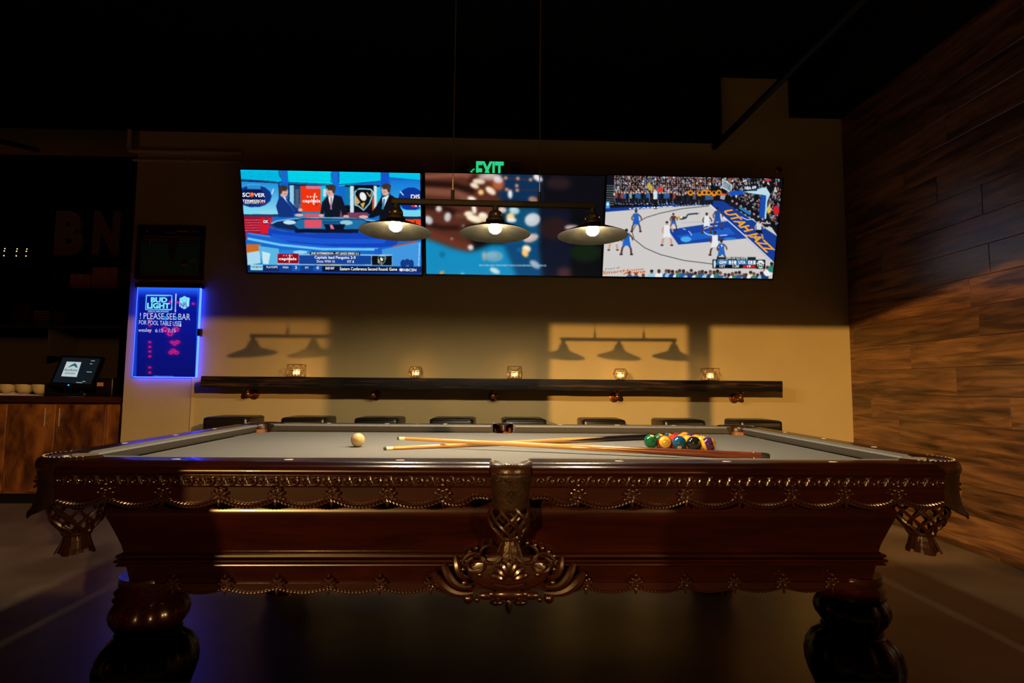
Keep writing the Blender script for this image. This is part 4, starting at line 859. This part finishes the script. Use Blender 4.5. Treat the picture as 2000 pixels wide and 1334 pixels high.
for r, row in enumerate(rack):
    for i, n in enumerate(row):
        p = midp + dirr * ((i - (len(row) - 1) / 2) * s_) + per * (r * s_ * math.sqrt(3) / 2)
        c = cname[n if n < 9 else n - 8]
        if n < 9: lab = 'glossy solid %s pool ball number %s %s' % (c, ordn[n], {6: 'at one corner of the rack', 2: 'in the middle of the rack front row', 8: 'in the front row of the rack'}.get(n, 'inside the racked triangle'))
        else: lab = '%s striped cream pool ball number %s %s' % (c, ordn[n], {15: 'beside the green ball in the rack', 12: 'at the rack corner by the black ball'}.get(n, 'inside the racked triangle'))
        ax, nu_ = ori[n]
        pool_ball(n, p, ax, nu_, upz if abs(Vector(nu_).normalized().z) < .95 else -toc, lab)
cb = on_z(699, 859, ZB + BR)
MT['cueball'] = mat('ivory cue ball', (.50, .385, .185), .08, coat=.5)
tag(sph.build('cue_ball', MT['cueball'], None, angle=80, loc=cb), 'plain ivory cue ball alone on the grey cloth', 'ball')

# ------------------------------------------------------------------ cues
def cue(tip, butt, label, dark, tl_=1.47):
    """tip and butt = world ends; local +z runs tip -> butt"""
    a, b = Vector(tip), Vector(butt); d = (b - a).normalized(); b = a + d * tl_
    root = bpy.data.objects.new('pool_cue', None); COL.objects.link(root); root.location = a; root.rotation_euler = d.to_track_quat('Z', 'Y').to_euler()
    tag(root, label, 'cue', 'pool cues crossed on the table')
    n = 18; rad = lambda z_: .0064 + (.0148 - .0064) * (z_ / tl_) ** 1.05
    MB().lathe([(0, 0), (.005, .0004), (.0063, .003), (.0064, .011)], n).build('tip', MT['cuetip'], root)
    MB().lathe([(.0065, .011), (.0066, .036)], n).build('ferrule', MT['ferrule'], root)
    sp0 = .80
    MB().lathe([(rad(z_), z_) for z_ in [.036 + (sp0 - .036) * k / 8 for k in range(9)]], n).build('shaft', MT['maple'], root)
    # butt with four long maple points
    MB().lathe([(rad(z_), z_) for z_ in [sp0 + (tl_ - .03 - sp0) * k / 10 for k in range(11)]], n).build('butt', dark, root)
    pt = MB()
    for k in range(4):
        a0 = PI / 4 + k * PI / 2; vs = []
        for j in range(7):
            z_ = sp0 - .002 + .23 * j / 6; hw = .78 * (1 - j / 6)
            for q in (-1, -.5, 0, .5, 1): vs.append(((rad(z_) + .0003) * math.cos(a0 + q * hw), (rad(z_) + .0003) * math.sin(a0 + q * hw), z_))
        pt.add(vs, [(j * 5 + q, j * 5 + q + 1, j * 5 + q + 6, j * 5 + q + 5) for j in range(6) for q in range(4)])
    pt.build('splice_points', MT['maple'], root)
    MB().lathe([(rad(tl_ - .03) + .0002, tl_ - .03), (.0145, tl_ - .012), (.011, tl_ - .002), (0, tl_)], n).build('bumper', MT['rubber'], root)
    for k in range(4):
        a0 = k * PI / 2 + .3; MB().ball(((rad(tl_ - .055) - .0037) * math.cos(a0), (rad(tl_ - .055) - .0037) * math.sin(a0), tl_ - .055), .0042, nu=8, nv=6).build('inlay_dot', MT['pearl'], root)
    return root
cue(on_z(776, 856, .8130), on_z(1481, 891.5, .7955), 'pool cue with reddish brown butt lying over the other cue', MT['cuebutt'], 1.437)
cue(on_z(749, 876, .7872), on_z(1312, 851, .7955), 'pool cue with black butt reaching behind the racked balls', MT['ebony'], 1.43)

# ------------------------------------------------------------------ three-lamp pendant over the table
PY = -.03
bl_, br_ = on_y(764, 393, PY), on_y(1167, 403, PY)
bz = (bl_[2] + br_[2]) / 2
pc = empty('pendant_light', ((bl_[0] + br_[0]) / 2, PY, bz), 'long black bar pendant with three wide shades over pool table', 'pendant lamp', rz=.02)
hl = (br_[0] - bl_[0]) / 2
MB().rbox(-hl, hl, -.011, .011, -.013, .013, .008).build('bar', MT['blackmetal'], pc)
cab_top = ZC - bz
for u in (884, 1054):
    x = on_y(u, 395, PY)[0] - pc.location.x
    c = MB().tube([(x, 0, .01), (x, 0, cab_top)], .0022, 6).build('cable', MT['steelcable'], pc)
    MB().tube([(x, 0, .0), (x, 0, .055)], .008, 8).build('cable_grip', MT['blackmetal'], c); MB().lathe([(0, cab_top - .03), (.02, cab_top - .028), (.05, cab_top - .008), (.05, cab_top)], 20, T=Matrix.Translation((x, 0, 0))).build('ceiling_cup', MT['blackmetal'], c)
RIM = 1.684 - bz
shp = [(.030, RIM + .052), (.036, RIM + .047), (.07, RIM + .034), (.12, RIM + .014), (.1485, RIM + .002), (.1515, RIM - .002), (.1495, RIM - .001), (.118, RIM + .011), (.07, RIM + .031), (.034, RIM + .044), (.028, RIM + .048)]
shm = MB().lathe(shp, 48).mesh('shade', MT['shadein'])
skm = MB().lathe([(.0, -.012), (.012, -.012), (.013, -.03), (.024, -.036), (.030, -.046), (.030, RIM + .068), (.040, RIM + .06), (.040, RIM + .05), (.024, RIM + .046)], 24).mesh('socket', MT['blackmetal'])
blm = MB().lathe([(0, RIM + .000), (.012, RIM + .002), (.022, RIM + .009), (.027, RIM + .020), (.026, RIM + .031), (.019, RIM + .042), (.014, RIM + .047)], 24).mesh('bulb', MT['bulb'])
stp = MB()  # brass strips stand in for bulb light showing through the neck vents
for k in range(6):
    a = k * PI / 3 + .05
    stp.box(-.004, .004, -.0315, -.0295, RIM + .074, -.05, T=Matrix.Rotation(a, 4, 'Z'))
stpm = stp.mesh('vent_light_strip', MT['brass'], smooth=False)
for u in (773, 967, 1158):
    x = on_y(u, 457, PY)[0] - pc.location.x
    s = link('shade', shm, pc, loc=(x, 0, 0)); link('socket', skm, s); link('bulb', blm, s); link('vent_light_strip', stpm, s)

ORD = ['first', 'second', 'third', 'fourth', 'fifth', 'sixth', 'seventh', 'eighth']
# ------------------------------------------------------------------ bar shelf, brackets, candles, stools
sx0, sx1 = on_y(393, 740, 2.03)[0], on_y(1528, 750, 2.03)[0]
mb = MB(); n = 60; Lp = []
for k in range(n + 1):
    x = sx0 + (sx1 - sx0) * k / n; j = lambda a: rng.uniform(-a, a)
    Lp.append([(x, 2.03 + j(.002), .999 + j(.002)), (x, 2.026 + j(.003), 1.03), (x, 2.026 + j(.003), 1.06), (x, 2.03 + j(.002), 1.086), (x, YW, 1.086), (x, YW, .999)])
tag(mb.loops(Lp, caps=True).build('bar_shelf', MT['beam'], angle=30), 'long dark rough timber drink shelf along the beige wall', 'shelf')
def bracket(u, v, i):
    c = on_y(u, v, 2.26); root = empty('shelf_bracket', (c[0], YW, .94), '%s copper pipe shelf bracket from the blue board' % ORD[i], 'bracket', 'pipe brackets under the shelf')
    Ty = Matrix.Rotation(PI / 2, 4, 'X')
    MB().lathe([(0, 0), (.042, 0), (.042, .006), (.024, .010), (.021, .024), (.0, .024)], 20, T=Ty).build('flange', MT['copper'], root)
    MB().tube([(0, -.02, 0), (0, -.11, 0), (0, -.128, .006), (0, -.135, .022), (0, -.135, .045)], .0135, 10).build('pipe', MT['copper'], root)
    MB().ball((0, -.128, .008), .021, nu=12, nv=8).build('elbow', MT['copper'], root)
    MB().lathe([(.0, .06), (.036, .06), (.036, .054), (.019, .048), (.018, .036)], 20, T=Matrix.Translation((0, -.135, 0))).build('top_flange', MT['copper'], root)
for i, (u, v) in enumerate(((493, 772), (733, 773), (963, 774), (1201, 776), (1437, 776))): bracket(u, v, i)
def candle(u, v, kind, label):
    c = on_y(u, v, 2.13); root = empty('candle_holder', (c[0], 2.13, 1.087), label, 'candle holder', 'wire candle holders on the shelf', rz=rng.uniform(-.2, .2))
    w_ = .0019; m = MB(); r = .052; h = .098
    if kind == 'cube':
        b_ = [(-r, -r, .002), (r, -r, .002), (r, r, .002), (-r, r, .002)]; t_ = [(x, y, h) for x, y, _ in b_]
        md = [(0, -r - .008, h / 2), (r + .008, 0, h / 2), (0, r + .008, h / 2), (-r - .008, 0, h / 2)]
        for k in range(4):
            a, b = b_[k], b_[(k + 1) % 4]; c_, d_ = t_[k], t_[(k + 1) % 4]
            for p, q in ((a, b), (c_, d_), (a, c_), (md[k], a), (md[k], b), (md[k], c_), (md[k], d_)): m.tube([p, q], w_, 5)
        for k in range(4): m.tube([md[k], md[(k + 1) % 4]], w_, 5)
    else:
        b_ = [(.036 * math.cos(PI / 3 * k), .036 * math.sin(PI / 3 * k), .002) for k in range(6)]; md = [(.062 * math.cos(PI / 3 * k + PI / 6), .062 * math.sin(PI / 3 * k + PI / 6), .048) for k in range(6)]; t_ = [(.042 * math.cos(PI / 3 * k), .042 * math.sin(PI / 3 * k), .088) for k in range(6)]
        for k in range(6):
            for p, q in ((b_[k], b_[(k + 1) % 6]), (md[k], md[(k + 1) % 6]), (t_[k], t_[(k + 1) % 6]), (b_[k], md[k]), (b_[(k + 1) % 6], md[k]), (t_[k], md[k]), (t_[(k + 1) % 6], md[k])): m.tube([p, q], w_, 5)
    m.build('wire_frame', MT['wire'], root)
    MB().lathe([(.0, .004), (.024, .004), (.027, .01), (.028, .062), (.0265, .062), (.0255, .012), (.0, .008)], 18).build('glass_cup', MT['glass'], root)
    MB().lathe([(0, .0085), (.019, .0085), (.019, .022), (.0, .0215)], 16).build('tealight', MT['tin'], root)
    MB().lathe([(0, .023), (.0035, .027), (.0048, .032), (.003, .042), (.0, .052)], 10).build('flame', MT['flame'], root)
for u, v, kd, lb_ in ((579, 735, 'cube', 'square wire candle holder on the shelf near the blue sign'), (812, 737, 'hex', 'faceted wire candle holder, second on shelf from the blue board'), (1005, 739, 'cube', 'square wire candle holder near the middle of the shelf'), (1212, 741, 'hex', 'low hexagonal wire candle holder, fourth on shelf from the blue board'), (1387, 742, 'cube', 'square wire candle holder on shelf nearest the wood wall')):
    candle(u, v, kd, lb_)
# stools
st0 = None
ms_ = MB().rbox(-.163, .163, -.163, .163, .690, .786, .03, n=4).mesh('seat', MT['vinyl'])
pipg = MB().tube([(x, y, .772) for x, y in [(.163 * math.copysign(abs(math.cos(a)) ** .22, math.cos(a)), .163 * math.copysign(abs(math.sin(a)) ** .22, math.sin(a))) for a in [2 * PI * k / 48 for k in range(48)]]], .0045, 5, closed=True).mesh('piping', MT['vinyl'])
lgs = [MB().tube([(sx * .135, sy * .135, .70), (sx * .185, sy * .185, 0)], .019, 8).mesh('leg', MT['stoolwood']) for sx in (1, -1) for sy in (1, -1)]
ft = MB()
k_ = .167
for a, b in (((-k_, -k_), (k_, -k_)), ((k_, -k_), (k_, k_)), ((k_, k_), (-k_, k_)), ((-k_, k_), (-k_, -k_))): ft.tube([(*a, .24), (*b, .24)], .013, 7)
ftm = ft.mesh('footrest', MT['blackmetal'])
for i, u in enumerate((459, 605, 744, 886, 1022, 1173, 1323, 1469)):
    c = on_y(u, 817, 1.93)
    t_ = empty('bar_stool', (c[0], 1.93, 0), '%s square black vinyl bar stool from the blue board' % ORD[i], 'stool', 'bar stools under the shelf', rz=rng.uniform(-.04, .04))
    s = link('seat', ms_, t_); link('piping', pipg, s)
    for l in lgs: link('leg', l, t_)
    link('footrest', ftm, t_)

# ------------------------------------------------------------------ exit sign above the middle television
ec = on_y(958, 330, 2.27)
ex = empty('exit_sign', (ec[0], YW, 2.855), 'green lit exit sign with two lamp heads half behind television', 'exit sign')
MB().rbox(-.20, .20, -.11, .11, -.05, 0, .09, T=Matrix.Rotation(PI / 2, 4, 'X') @ Matrix.Translation((0, 0, .05)) , n=6).build('housing', MT['paintpipe'], ex)
v, f = text_points('EXIT', .035)
MB().add([((x - .5) * .235 - .005, -.0525, -.075 + y * .16) for x, y in v], f).build('lettering', glow('green exit glow', (.03, .75, .28), .85), ex, smooth=False)
MB().prism([(-.16, -.01), (-.133, .018), (-.145, .018), (-.172, -.008), (-.145, -.034), (-.133, -.034)], .002, T=Matrix.Translation((0, -.0525, 0)) @ Matrix.Rotation(PI / 2, 4, 'X')).build('arrow', glow('green arrow glow', (.03, .75, .28), .8), ex, smooth=False)
for u in (908, 1006):
    x = on_y(u, 330, 2.25)[0] - ec[0]
    h = MB().lathe([(0, -.03), (.03, -.03), (.042, .0), (.044, .03), (.038, .034), (0, .028)], 20, T=Matrix.Translation((x, -.055, .025)) @ Matrix.Rotation(PI / 2, 4, 'X')).build('lamp_head', MT['tin'], ex)
    MB().tube([(x, -.03, .025), (x * .8, -.025, .0), (x * .6, -.025, -.01)], .010, 6).build('lamp_arm', MT['paintpipe'], h)

# ------------------------------------------------------------------ lit blue menu board
SW, SH, SY = .500, .735, 2.262
sg = empty('light_board', (-2.750, YW, 1.447), 'blue edge lit beer board with white handwriting on beige wall', 'sign')
p4 = Paint([(75, 543), (566, 546), (545, 1240), (54, 1236)], W=240, H=352, bg=(4, 12, 118)); P = p4
P.grad(40, 535, 580, 620, (40, 110, 250), (8, 24, 150), 10); P.grad(40, 620, 580, 900, (6, 20, 140), (4, 14, 122), 8); P.grad(40, 900, 580, 1250, (4, 13, 118), (3, 9, 96), 8)
P.rect(60, 540, 84, 1240, (30, 90, 240), al=.5); P.rect(545, 540, 570, 1240, (30, 90, 240), al=.5); P.ell(300, 785, 18, 16, (20, 130, 200)); P.ell(385, 785, 12, 12, (20, 120, 190))
CY = (120, 235, 248)
P.line([(146, 607), (346, 607), (346, 718), (142, 718), (146, 604)], 7, CY); P.line([(379, 592), (375, 738)], 8, (190, 225, 250)); P.poly([(408, 625), (425, 622), (446, 610), (468, 622), (487, 624), (484, 690), (466, 702), (446, 714), (425, 702), (406, 692)], (130, 215, 240)); P.line([(215, 1231), (376, 1234)], 6, (70, 110, 220))
for x, y in ((428, 640), (446, 632), (464, 640), (436, 652), (456, 652)): P.ell(x, y, 5, 5, (60, 130, 220))
P.blur(1, 1)
MT['board'] = vcol('blue lit acrylic', 'Col', 1.25); MT['board'].node_tree.nodes['Principled BSDF'].inputs['Roughness'].default_value = .03
pn = link('panel', p4.grid_mesh('panel', SW, SH, MT['board']), sg, loc=(0, SY - YW, 0))
P.text('BUD', 180, 620, 311, 661, CY, .045); P.text('LIGHT', 152, 664, 332, 709, CY, .045); P.text('OFFICIAL BEER SPONSOR', 160, 726, 325, 738, (170, 215, 250), .01)
P.text('NFL', 416, 660, 476, 698, (90, 60, 160), .03)
HW = (185, 205, 245)
P.text('! PLEASE SEE BAR', 0, 0, 0, 0, HW, .0, quad=[(98, 742), (497, 748), (497, 798), (98, 790)]); P.text('FOR POOL TABLE USE', 0, 0, 0, 0, HW, .002, quad=[(92, 800), (412, 808), (412, 846), (92, 832)]); P.text('!', 0, 0, 0, 0, HW, .01, quad=[(428, 850), (412, 850), (412, 808), (428, 808)]); P.text('wesley', 88, 862, 193, 900, HW, .0); P.text('6:15 - 7:15', 222, 866, 384, 894, HW, .0)
p4.lettering(pn, SW, SH, 1.0)
MB().box(-SW / 2, SW / 2, SY - YW + .001, -.012, -SH / 2, SH / 2).build('back_plate', MT['tvblack'], sg, smooth=False)
eg = glow('blue led edge', (.008, .024, 1.0), 22.0)
for nm, q in (('led_edge', (-SW / 2 - .006, -SW / 2, -.034, -.010, -SH / 2, SH / 2)), ('led_edge', (SW / 2, SW / 2 + .006, -.034, -.010, -SH / 2, SH / 2)), ('led_edge', (-SW / 2, SW / 2, -.034, -.010, -SH / 2 - .006, -SH / 2))):
    MB().box(*q).build(nm, eg, sg, smooth=False)
MB().box(-SW / 2 - .015, SW / 2 + .015, -.055, 0, SH / 2, SH / 2 + .035).box(SW / 2 - .14, SW / 2 + .005, -.05, 0, SH / 2 + .03, SH / 2 + .042).build('top_housing', MT['tvblack'], sg, smooth=False)
MB().box(SW / 2 + .006, SW / 2 + .028, -.05, -.01, -.03, .03).build('clip', MT['tvblack'], sg, smooth=False)
cx_ = on_y(375, 790, 2.29)[0]
tag(MB().box(-.009, .009, -.014, 0, 0, 1.07).build('cord_cover', MT['cream'], None, smooth=False, loc=(cx_, YW, 0)), 'narrow pale cord cover running down from the blue board', 'cord cover')

# ------------------------------------------------------------------ framed print above the board
fx0, fx1 = on_y(268, 440, 2.28)[0] + .008, on_y(401, 442, 2.28)[0] - .004; fz0, fz1 = 1.889, 2.342
pf = empty('framed_print', ((fx0 + fx1) / 2, YW, (fz0 + fz1) / 2), 'black framed teal boxing ring print above the blue board', 'picture')
w2, h2 = (fx1 - fx0) / 2, (fz1 - fz0) / 2; b = .026
MB().box(-w2, w2, -.025, 0, h2 - b, h2).box(-w2, w2, -.025, 0, -h2, -h2 + b).box(-w2, -w2 + b, -.025, 0, -h2, h2).box(w2 - b, w2, -.025, 0, -h2, h2).build('frame', MT['tvblack'], pf, smooth=False)
p5 = Paint([(95, 70), (585, 72), (575, 440), (85, 438)], W=240, H=180, bg=(28, 92, 80)); P = p5
P.rect(60, 60, 620, 118, (10, 12, 20)); P.rect(60, 118, 620, 182, (22, 26, 34)); P.rect(270, 84, 372, 104, (40, 44, 52)); P.rect(380, 84, 472, 98, (150, 70, 50)); P.rect(495, 84, 560, 98, (90, 84, 80)); P.rect(136, 80, 150, 98, (150, 60, 50)); P.rect(275, 100, 372, 110, (80, 80, 86))
for y in (132, 150, 168): P.line([(120, y), (570, y + 2)], 6, (120, 96, 78))
P.rect(100, 140, 128, 190, (60, 60, 66)); P.rect(556, 140, 578, 190, (60, 60, 66)); P.ell(164, 176, 8, 6, (150, 140, 130))
P.poly([(310, 140), (385, 140), (380, 230), (370, 300), (335, 310), (318, 230)], (52, 22, 24)); P.ell(448, 325, 22, 20, (30, 34, 34)); P.rect(430, 340, 464, 356, (150, 80, 55)); P.line([(484, 318), (500, 306), (536, 306), (540, 330), (500, 330), (484, 318)], 4, (110, 112, 108))
pr = link('print', p5.grid_mesh('print', w2 * 2 - .05, h2 * 2 - .05, vcol('printed poster', 'Col', 0, .25), 1.8), pf, loc=(0, -.012, 0))

# ------------------------------------------------------------------ bar alcove: cabinet, counter, shelves and what stands on them
bc = empty('bar_cabinet', (-3.78, 2.78, 0), 'stained maple base cabinet with two doors under dark counter', 'cabinet')
X0, X1 = -4.60 + 3.78, -3.19 + 3.78
MB().box(X0, X1, -.26, .30, .09, .86).build('body', MT['cab'], bc, smooth=False)
MB().box(X0, X1, -.22, .30, 0, .09).build('toe_kick', MT['tvblack'], bc, smooth=False)
for a, b, hs in ((-4.156, -3.778, 1), (-3.756, -3.357, -1), (-4.56, -4.18, -1)):
    dx = (a + b) / 2 + 3.78; hw = (b - a) / 2
    d = MB().rbox(-hw, hw, -.018, 0, -.365, .365, .004).build('door', MT['cab'], bc, loc=(dx, -.262, .475))
    hx = hs * (hw - (.062 if hs > 0 else .035))
    MB().tube([(hx, -.045, .18), (hx, -.045, .335)], .006, 8).tube([(hx, -.018, .2), (hx, -.045, .2)], .004, 6).tube([(hx, -.018, .315), (hx, -.045, .315)], .004, 6).build('handle', MT['steel'], d)
tag(MB().rbox(-.86, .70, -.36, .30, 0, .05, .012).build('bar_countertop', MT['counter'], None, loc=(-3.80, 2.78, .86)), 'dark red countertop over the maple bar cabinet', 'countertop')
CT = .91
# shelves
tag(MB().box(-.46, .44, -.17, .17, -.022, 0).box(-.46, -.435, -.17, .17, -.62, .30).build('wall_shelf', MT['barwall'], None, smooth=False, loc=(-3.63, 2.93, 1.882)), 'dark shelf on the bar wall carrying two cardboard boxes', 'shelf')
tag(MB().box(-.9, .95, -.2, .2, -.03, 0).build('wall_shelf', MT['barwall'], None, smooth=False, loc=(-4.14, 2.9, 1.545)), 'long dark shelf low on the bar wall over the register', 'shelf')
tag(MB().box(-.4, .32, -.1, .1, -.02, 0).build('wall_shelf', MT['barwall'], None, smooth=False, loc=(-4.62, 3.0, 2.185)), 'short dark shelf holding three small painted glint bottles', 'shelf')
def carton(x0, x1, y0, y1, z0, h, label):
    r = empty('cardboard_box', ((x0 + x1) / 2, (y0 + y1) / 2, z0), label, 'box'); a, b = (x1 - x0) / 2, (y1 - y0) / 2
    MB().box(-a, a, -b, b, 0, h).build('carton', MT['card'], r, smooth=False); MB().box(-.018, .018, -b - .0008, b + .0008, h * .72, h + .001).build('tape', MT['cream'], r, smooth=False)
a, b, c_, d_ = on_y(135, 568, 2.84), on_y(160, 568, 2.84), on_y(178, 568, 2.84), on_y(227, 568, 2.84)
carton(a[0], c_[0] - .01, 2.84, 3.0, 1.883, .145, 'smaller brown cardboard box on the dark bar shelf')
carton(c_[0], d_[0], 2.84, 3.05, 1.883, .212, 'taller brown cardboard box on the dark bar shelf')
r = empty('stacked_tray', (on_y(97, 630, 2.85)[0], 2.85, 1.546), 'stack of pale edged slotted trays on the long bar shelf', 'tray')
for k in range(6): MB().rbox(-.10, .10, -.07, .07, .004 + .022 * k, .016 + .022 * k, .01).build('tray', MT['card'], r)
tag(MB().rbox(-.075, .075, -.06, .06, 0, .19, .012).box(-.05, .05, -.0605, -.0595, .05, .13).build('spirit_box', mat('dull red carton', (.06, .008, .008), .6), None, loc=(on_y(48, 630, 2.85)[0], 2.85, 1.546)), 'dull red carton on the long bar shelf', 'box')
def letter(ch, u0, v0, u1, v1, label):
    a = on_y(u0, v1, 3.06); b = on_y(u1, v0, 3.06); v, f = text_points(ch, .06); n = len(v)
    pts = [((x - .5) * (b[0] - a[0]), -.035, y * (b[2] - a[2])) for x, y in v]; mb = MB().add(pts, f)
    me = mb.mesh('sign_letter', MT['letter'], smooth=False); o = link('sign_letter', me, None, loc=((a[0] + b[0]) / 2, 3.098, a[2]))
    s = o.modifiers.new('thick', 'SOLIDIFY'); s.thickness = .035; s.offset = -1
    tag(o, label, 'letter', 'big letters on the bar wall')
letter('B', 103, 412, 165, 498, 'large grey letter B on the dark bar wall'); letter('N', 178, 412, 236, 498, 'large grey letter N on the dark bar wall')
fl = glow('painted glint', (1.0, .62, .25), 4.0)  # glowing beads put in place of reflections on the bottle glass
for i, u in enumerate((13, 37, 56)):
    c = on_y(u, 486, 2.98); r = empty('glint_bottle', (c[0], 2.98, 2.186), '%s small painted glint bottle from the big letter B' % ORD[2 - i], 'bottle', 'painted glint bottles')
    MB().lathe([(0, 0), (.022, 0), (.024, .01), (.024, .09), (.012, .115), (.009, .15), (.0, .15)], 14).build('bottle', mat('smoked glass', (.02, .02, .02), .15), r)
    for zz in (.03, .075, .098): MB().ball((.002, -.0255 if zz < .09 else -.021, zz), .0045, nu=6, nv=4).build('glint_bead', fl, r)
# register
q = [on_y(95, 752, 2.62), on_y(180, 757, 2.62), on_y(203, 697, 2.79), on_y(120, 694, 2.79)]
Q = [Vector(k) for k in q]; nrm = (Q[1] - Q[0]).cross(Q[3] - Q[0]).normalized(); nrm = -nrm if nrm.y > 0 else nrm
rc = (Q[0] + Q[1] + Q[2] + Q[3]) / 4
rg = empty('register', (rc.x, rc.y + .05, CT), 'black touchscreen register showing a white logo card on bar counter', 'register')
off = Vector(rg.location)
MB().add([tuple(k - off) for k in Q] + [tuple(k - off - nrm * .03) for k in Q], [(0, 1, 2, 3), (7, 6, 5, 4), (0, 4, 5, 1), (1, 5, 6, 2), (2, 6, 7, 3), (3, 7, 4, 0)]).build('monitor', MT['tvblack'], rg, smooth=False)
def onm(s, t, h=.001): return tuple((Q[0] * (1 - s) * (1 - t) + Q[1] * s * (1 - t) + Q[2] * s * t + Q[3] * (1 - s) * t) - off + nrm * h)
MB().add([onm(.06, .10), onm(.94, .10), onm(.94, .93), onm(.06, .93)], [(0, 1, 2, 3)]).build('screen', glow('dark register display', (.006, .010, .014), 1), rg, smooth=False)
cd_ = MB().add([onm(.20, .30, .002), onm(.56, .30, .002), onm(.53, .79, .002), onm(.19, .79, .002)], [(0, 1, 2, 3)]).build('logo_card', glow('white card on display', (.50, .58, .58), 1), rg, smooth=False)
def card_text(t, s0, s1, t0, t1, m, bold=0.0):
    v, f = text_points(t, bold); MB().add([onm(s0 + (s1 - s0) * x, t0 + (t1 - t0) * y, .003) for x, y in v], f).build('lettering', m, cd_, smooth=False)
teal = glow('teal logo', (.01, .10, .15), 1)
card_text('BlueRidge', .22, .52, .46, .55, teal, .02)
for t0 in (.385, .415): MB().add([onm(.25, t0, .003), onm(.49, t0, .003), onm(.49, t0 + .012, .003), onm(.25, t0 + .012, .003)], [(0, 1, 2, 3)]).build('fine_print', teal, cd_, smooth=False)
MB().add([onm(.26, .58, .003), onm(.34, .70, .003), onm(.40, .75, .003), onm(.46, .68, .003), onm(.50, .58, .003), onm(.44, .62, .003), onm(.39, .66, .003), onm(.33, .62, .003)], [tuple(range(8))]).build('mountain_logo', teal, cd_, smooth=False)
wg = glow('display text', (.35, .38, .38), 1)
for s0, s1, t0 in ((.74, .83, .84), (.74, .80, .74), (.74, .86, .47), (.60, .74, .12), (.73, .80, .16)): MB().add([onm(s0, t0, .002), onm(s1, t0, .002), onm(s1, t0 + .02, .002), onm(s0, t0 + .02, .002)], [(0, 1, 2, 3)]).build('status_text', wg, rg, smooth=False)
MB().ball(onm(.45, .03, .002), .006, nu=8, nv=6).build('power_light', glow('blue power light', (.02, .25, 1), 3), rg)
MB().rbox(-.13, .13, -.11, .10, 0, .025, .02).build('foot', MT['tvblack'], rg)
mq = (Q[0] + Q[1] + Q[2] + Q[3]) / 4 - off - nrm * .02
MB().tube([(0, .04, .02), (mq.x, mq.y + .02, mq.z)], .028, 8).build('stand', MT['tvblack'], rg)
c = on_y(206, 750, 2.72) + .05
pr_ = empty('receipt_printer', (c[0], 2.72, CT), 'black receipt printer with an orange label beside the register', 'printer')
MB().rbox(-.075, .075, -.09, .09, 0, .16, .015).build('case', MT['tvblack'], pr_); MB().box(-.06, -.005, -.0915, -.09, .085, .118).build('label', mat('orange label', (.55, .25, .10), .6), pr_, smooth=False); MB().box(-.05, .05, -.05, -.02, .16, .163).build('paper_slot', MT['tin'], pr_, smooth=False)
cc = empty('bowl_rack', (on_y(48, 760, 2.66)[0] - .11, 2.72, CT), 'rack holding four round cream bowls on the bar counter', 'bowl rack')
hwid = .30
MB().box(-hwid, hwid, -.07, .07, .098, .106).box(-hwid, -hwid + .012, -.07, .07, 0, .1).box(hwid - .012, hwid, -.07, .07, 0, .1).build('tray', MT['blackmetal'], cc, smooth=False)
for k in range(4): MB().lathe([(0, .008), (.03, .010), (.052, .03), (.064, .06), (.067, .097), (.064, .097)], 20, T=Matrix.Translation((-.21 + .14 * k, -.012, 0))).build('bowl', MT['cream'], cc)
c = on_y(28, 772, 2.48); cl_ = MB()
vs = []; nx, ny = 16, 8
for i in range(nx + 1):
    for j in range(ny + 1):
        s, t = i / nx, j / ny; e = min(s, 1 - s, t, 1 - t) * 4
        vs.append(((s - .5) * .30, (t - .5) * .14, .004 + .035 * min(1, e) * (.5 + .5 * math.sin(s * 9 + t * 4) ** 2) * (1.2 - s)))
cl_.add(vs, [(i * (ny + 1) + j, (i + 1) * (ny + 1) + j, (i + 1) * (ny + 1) + j + 1, i * (ny + 1) + j + 1) for i in range(nx) for j in range(ny)])
o = cl_.build('bar_towel', MT['white'], None, loc=(c[0], 2.53, CT + .001)); o.modifiers.new('thick', 'SOLIDIFY').thickness = .003; tag(o, 'crumpled white bar towel on the counter edge', 'towel')

# ------------------------------------------------------------------ red lamp game board on the wall behind the photographer (seen mirrored in the blue board)
MIR = 2 * SY + 3.285
def mir(x, y): return on_y(250 + x * .2473, 430 + y * .2474, MIR)
pts = [(172, y) for y in (738, 790, 833, 875, 963, 1000, 1037, 1075, 1163, 1203)] + [(333, 645), (392, 650), (515, 660)]
W4 = [mir(*p) for p in pts]; xs = [k[0] for k in W4]; zs = [k[2] for k in W4]
gb = empty('game_board', ((min(xs) + max(xs)) / 2, -3.298, min(zs) - .15), 'black scoreboard with rows of red lamps on the rear wall', 'scoreboard')
gx, gz = gb.location.x, gb.location.z
MB().box(min(xs) - .15 - gx, max(xs) + .15 - gx, 0, .010, 0, max(zs) + .15 - gz).build('panel', MT['tvblack'], gb, smooth=False)
redg = glow('red lamp', (1.0, .010, .02), 22)
lm = MB().ball((0, 0, 0), .022, .006, .015, nu=10, nv=6).mesh('red_lamp', redg)
for k in W4: link('red_lamp', lm, gb, loc=(k[0] - gx, .012, k[2] - gz))
rm = MB().tube([(.055 * math.cos(a), 0, .045 * math.sin(a)) for a in [2 * PI * q / 12 for q in range(12)]], .014, 6, closed=True).mesh('red_lamp', redg)
for x, y, s in ((292, 862, .75), (378, 862, .75), (332, 895, .75), (347, 962, .45), (390, 962, .55), (368, 975, .55), (340, 1045, .55), (382, 1045, .55), (358, 1030, .55)):
    k = mir(x, y); link('red_lamp', rm, gb, loc=(k[0] - gx, .014, k[2] - gz), scale=(s, s, s))
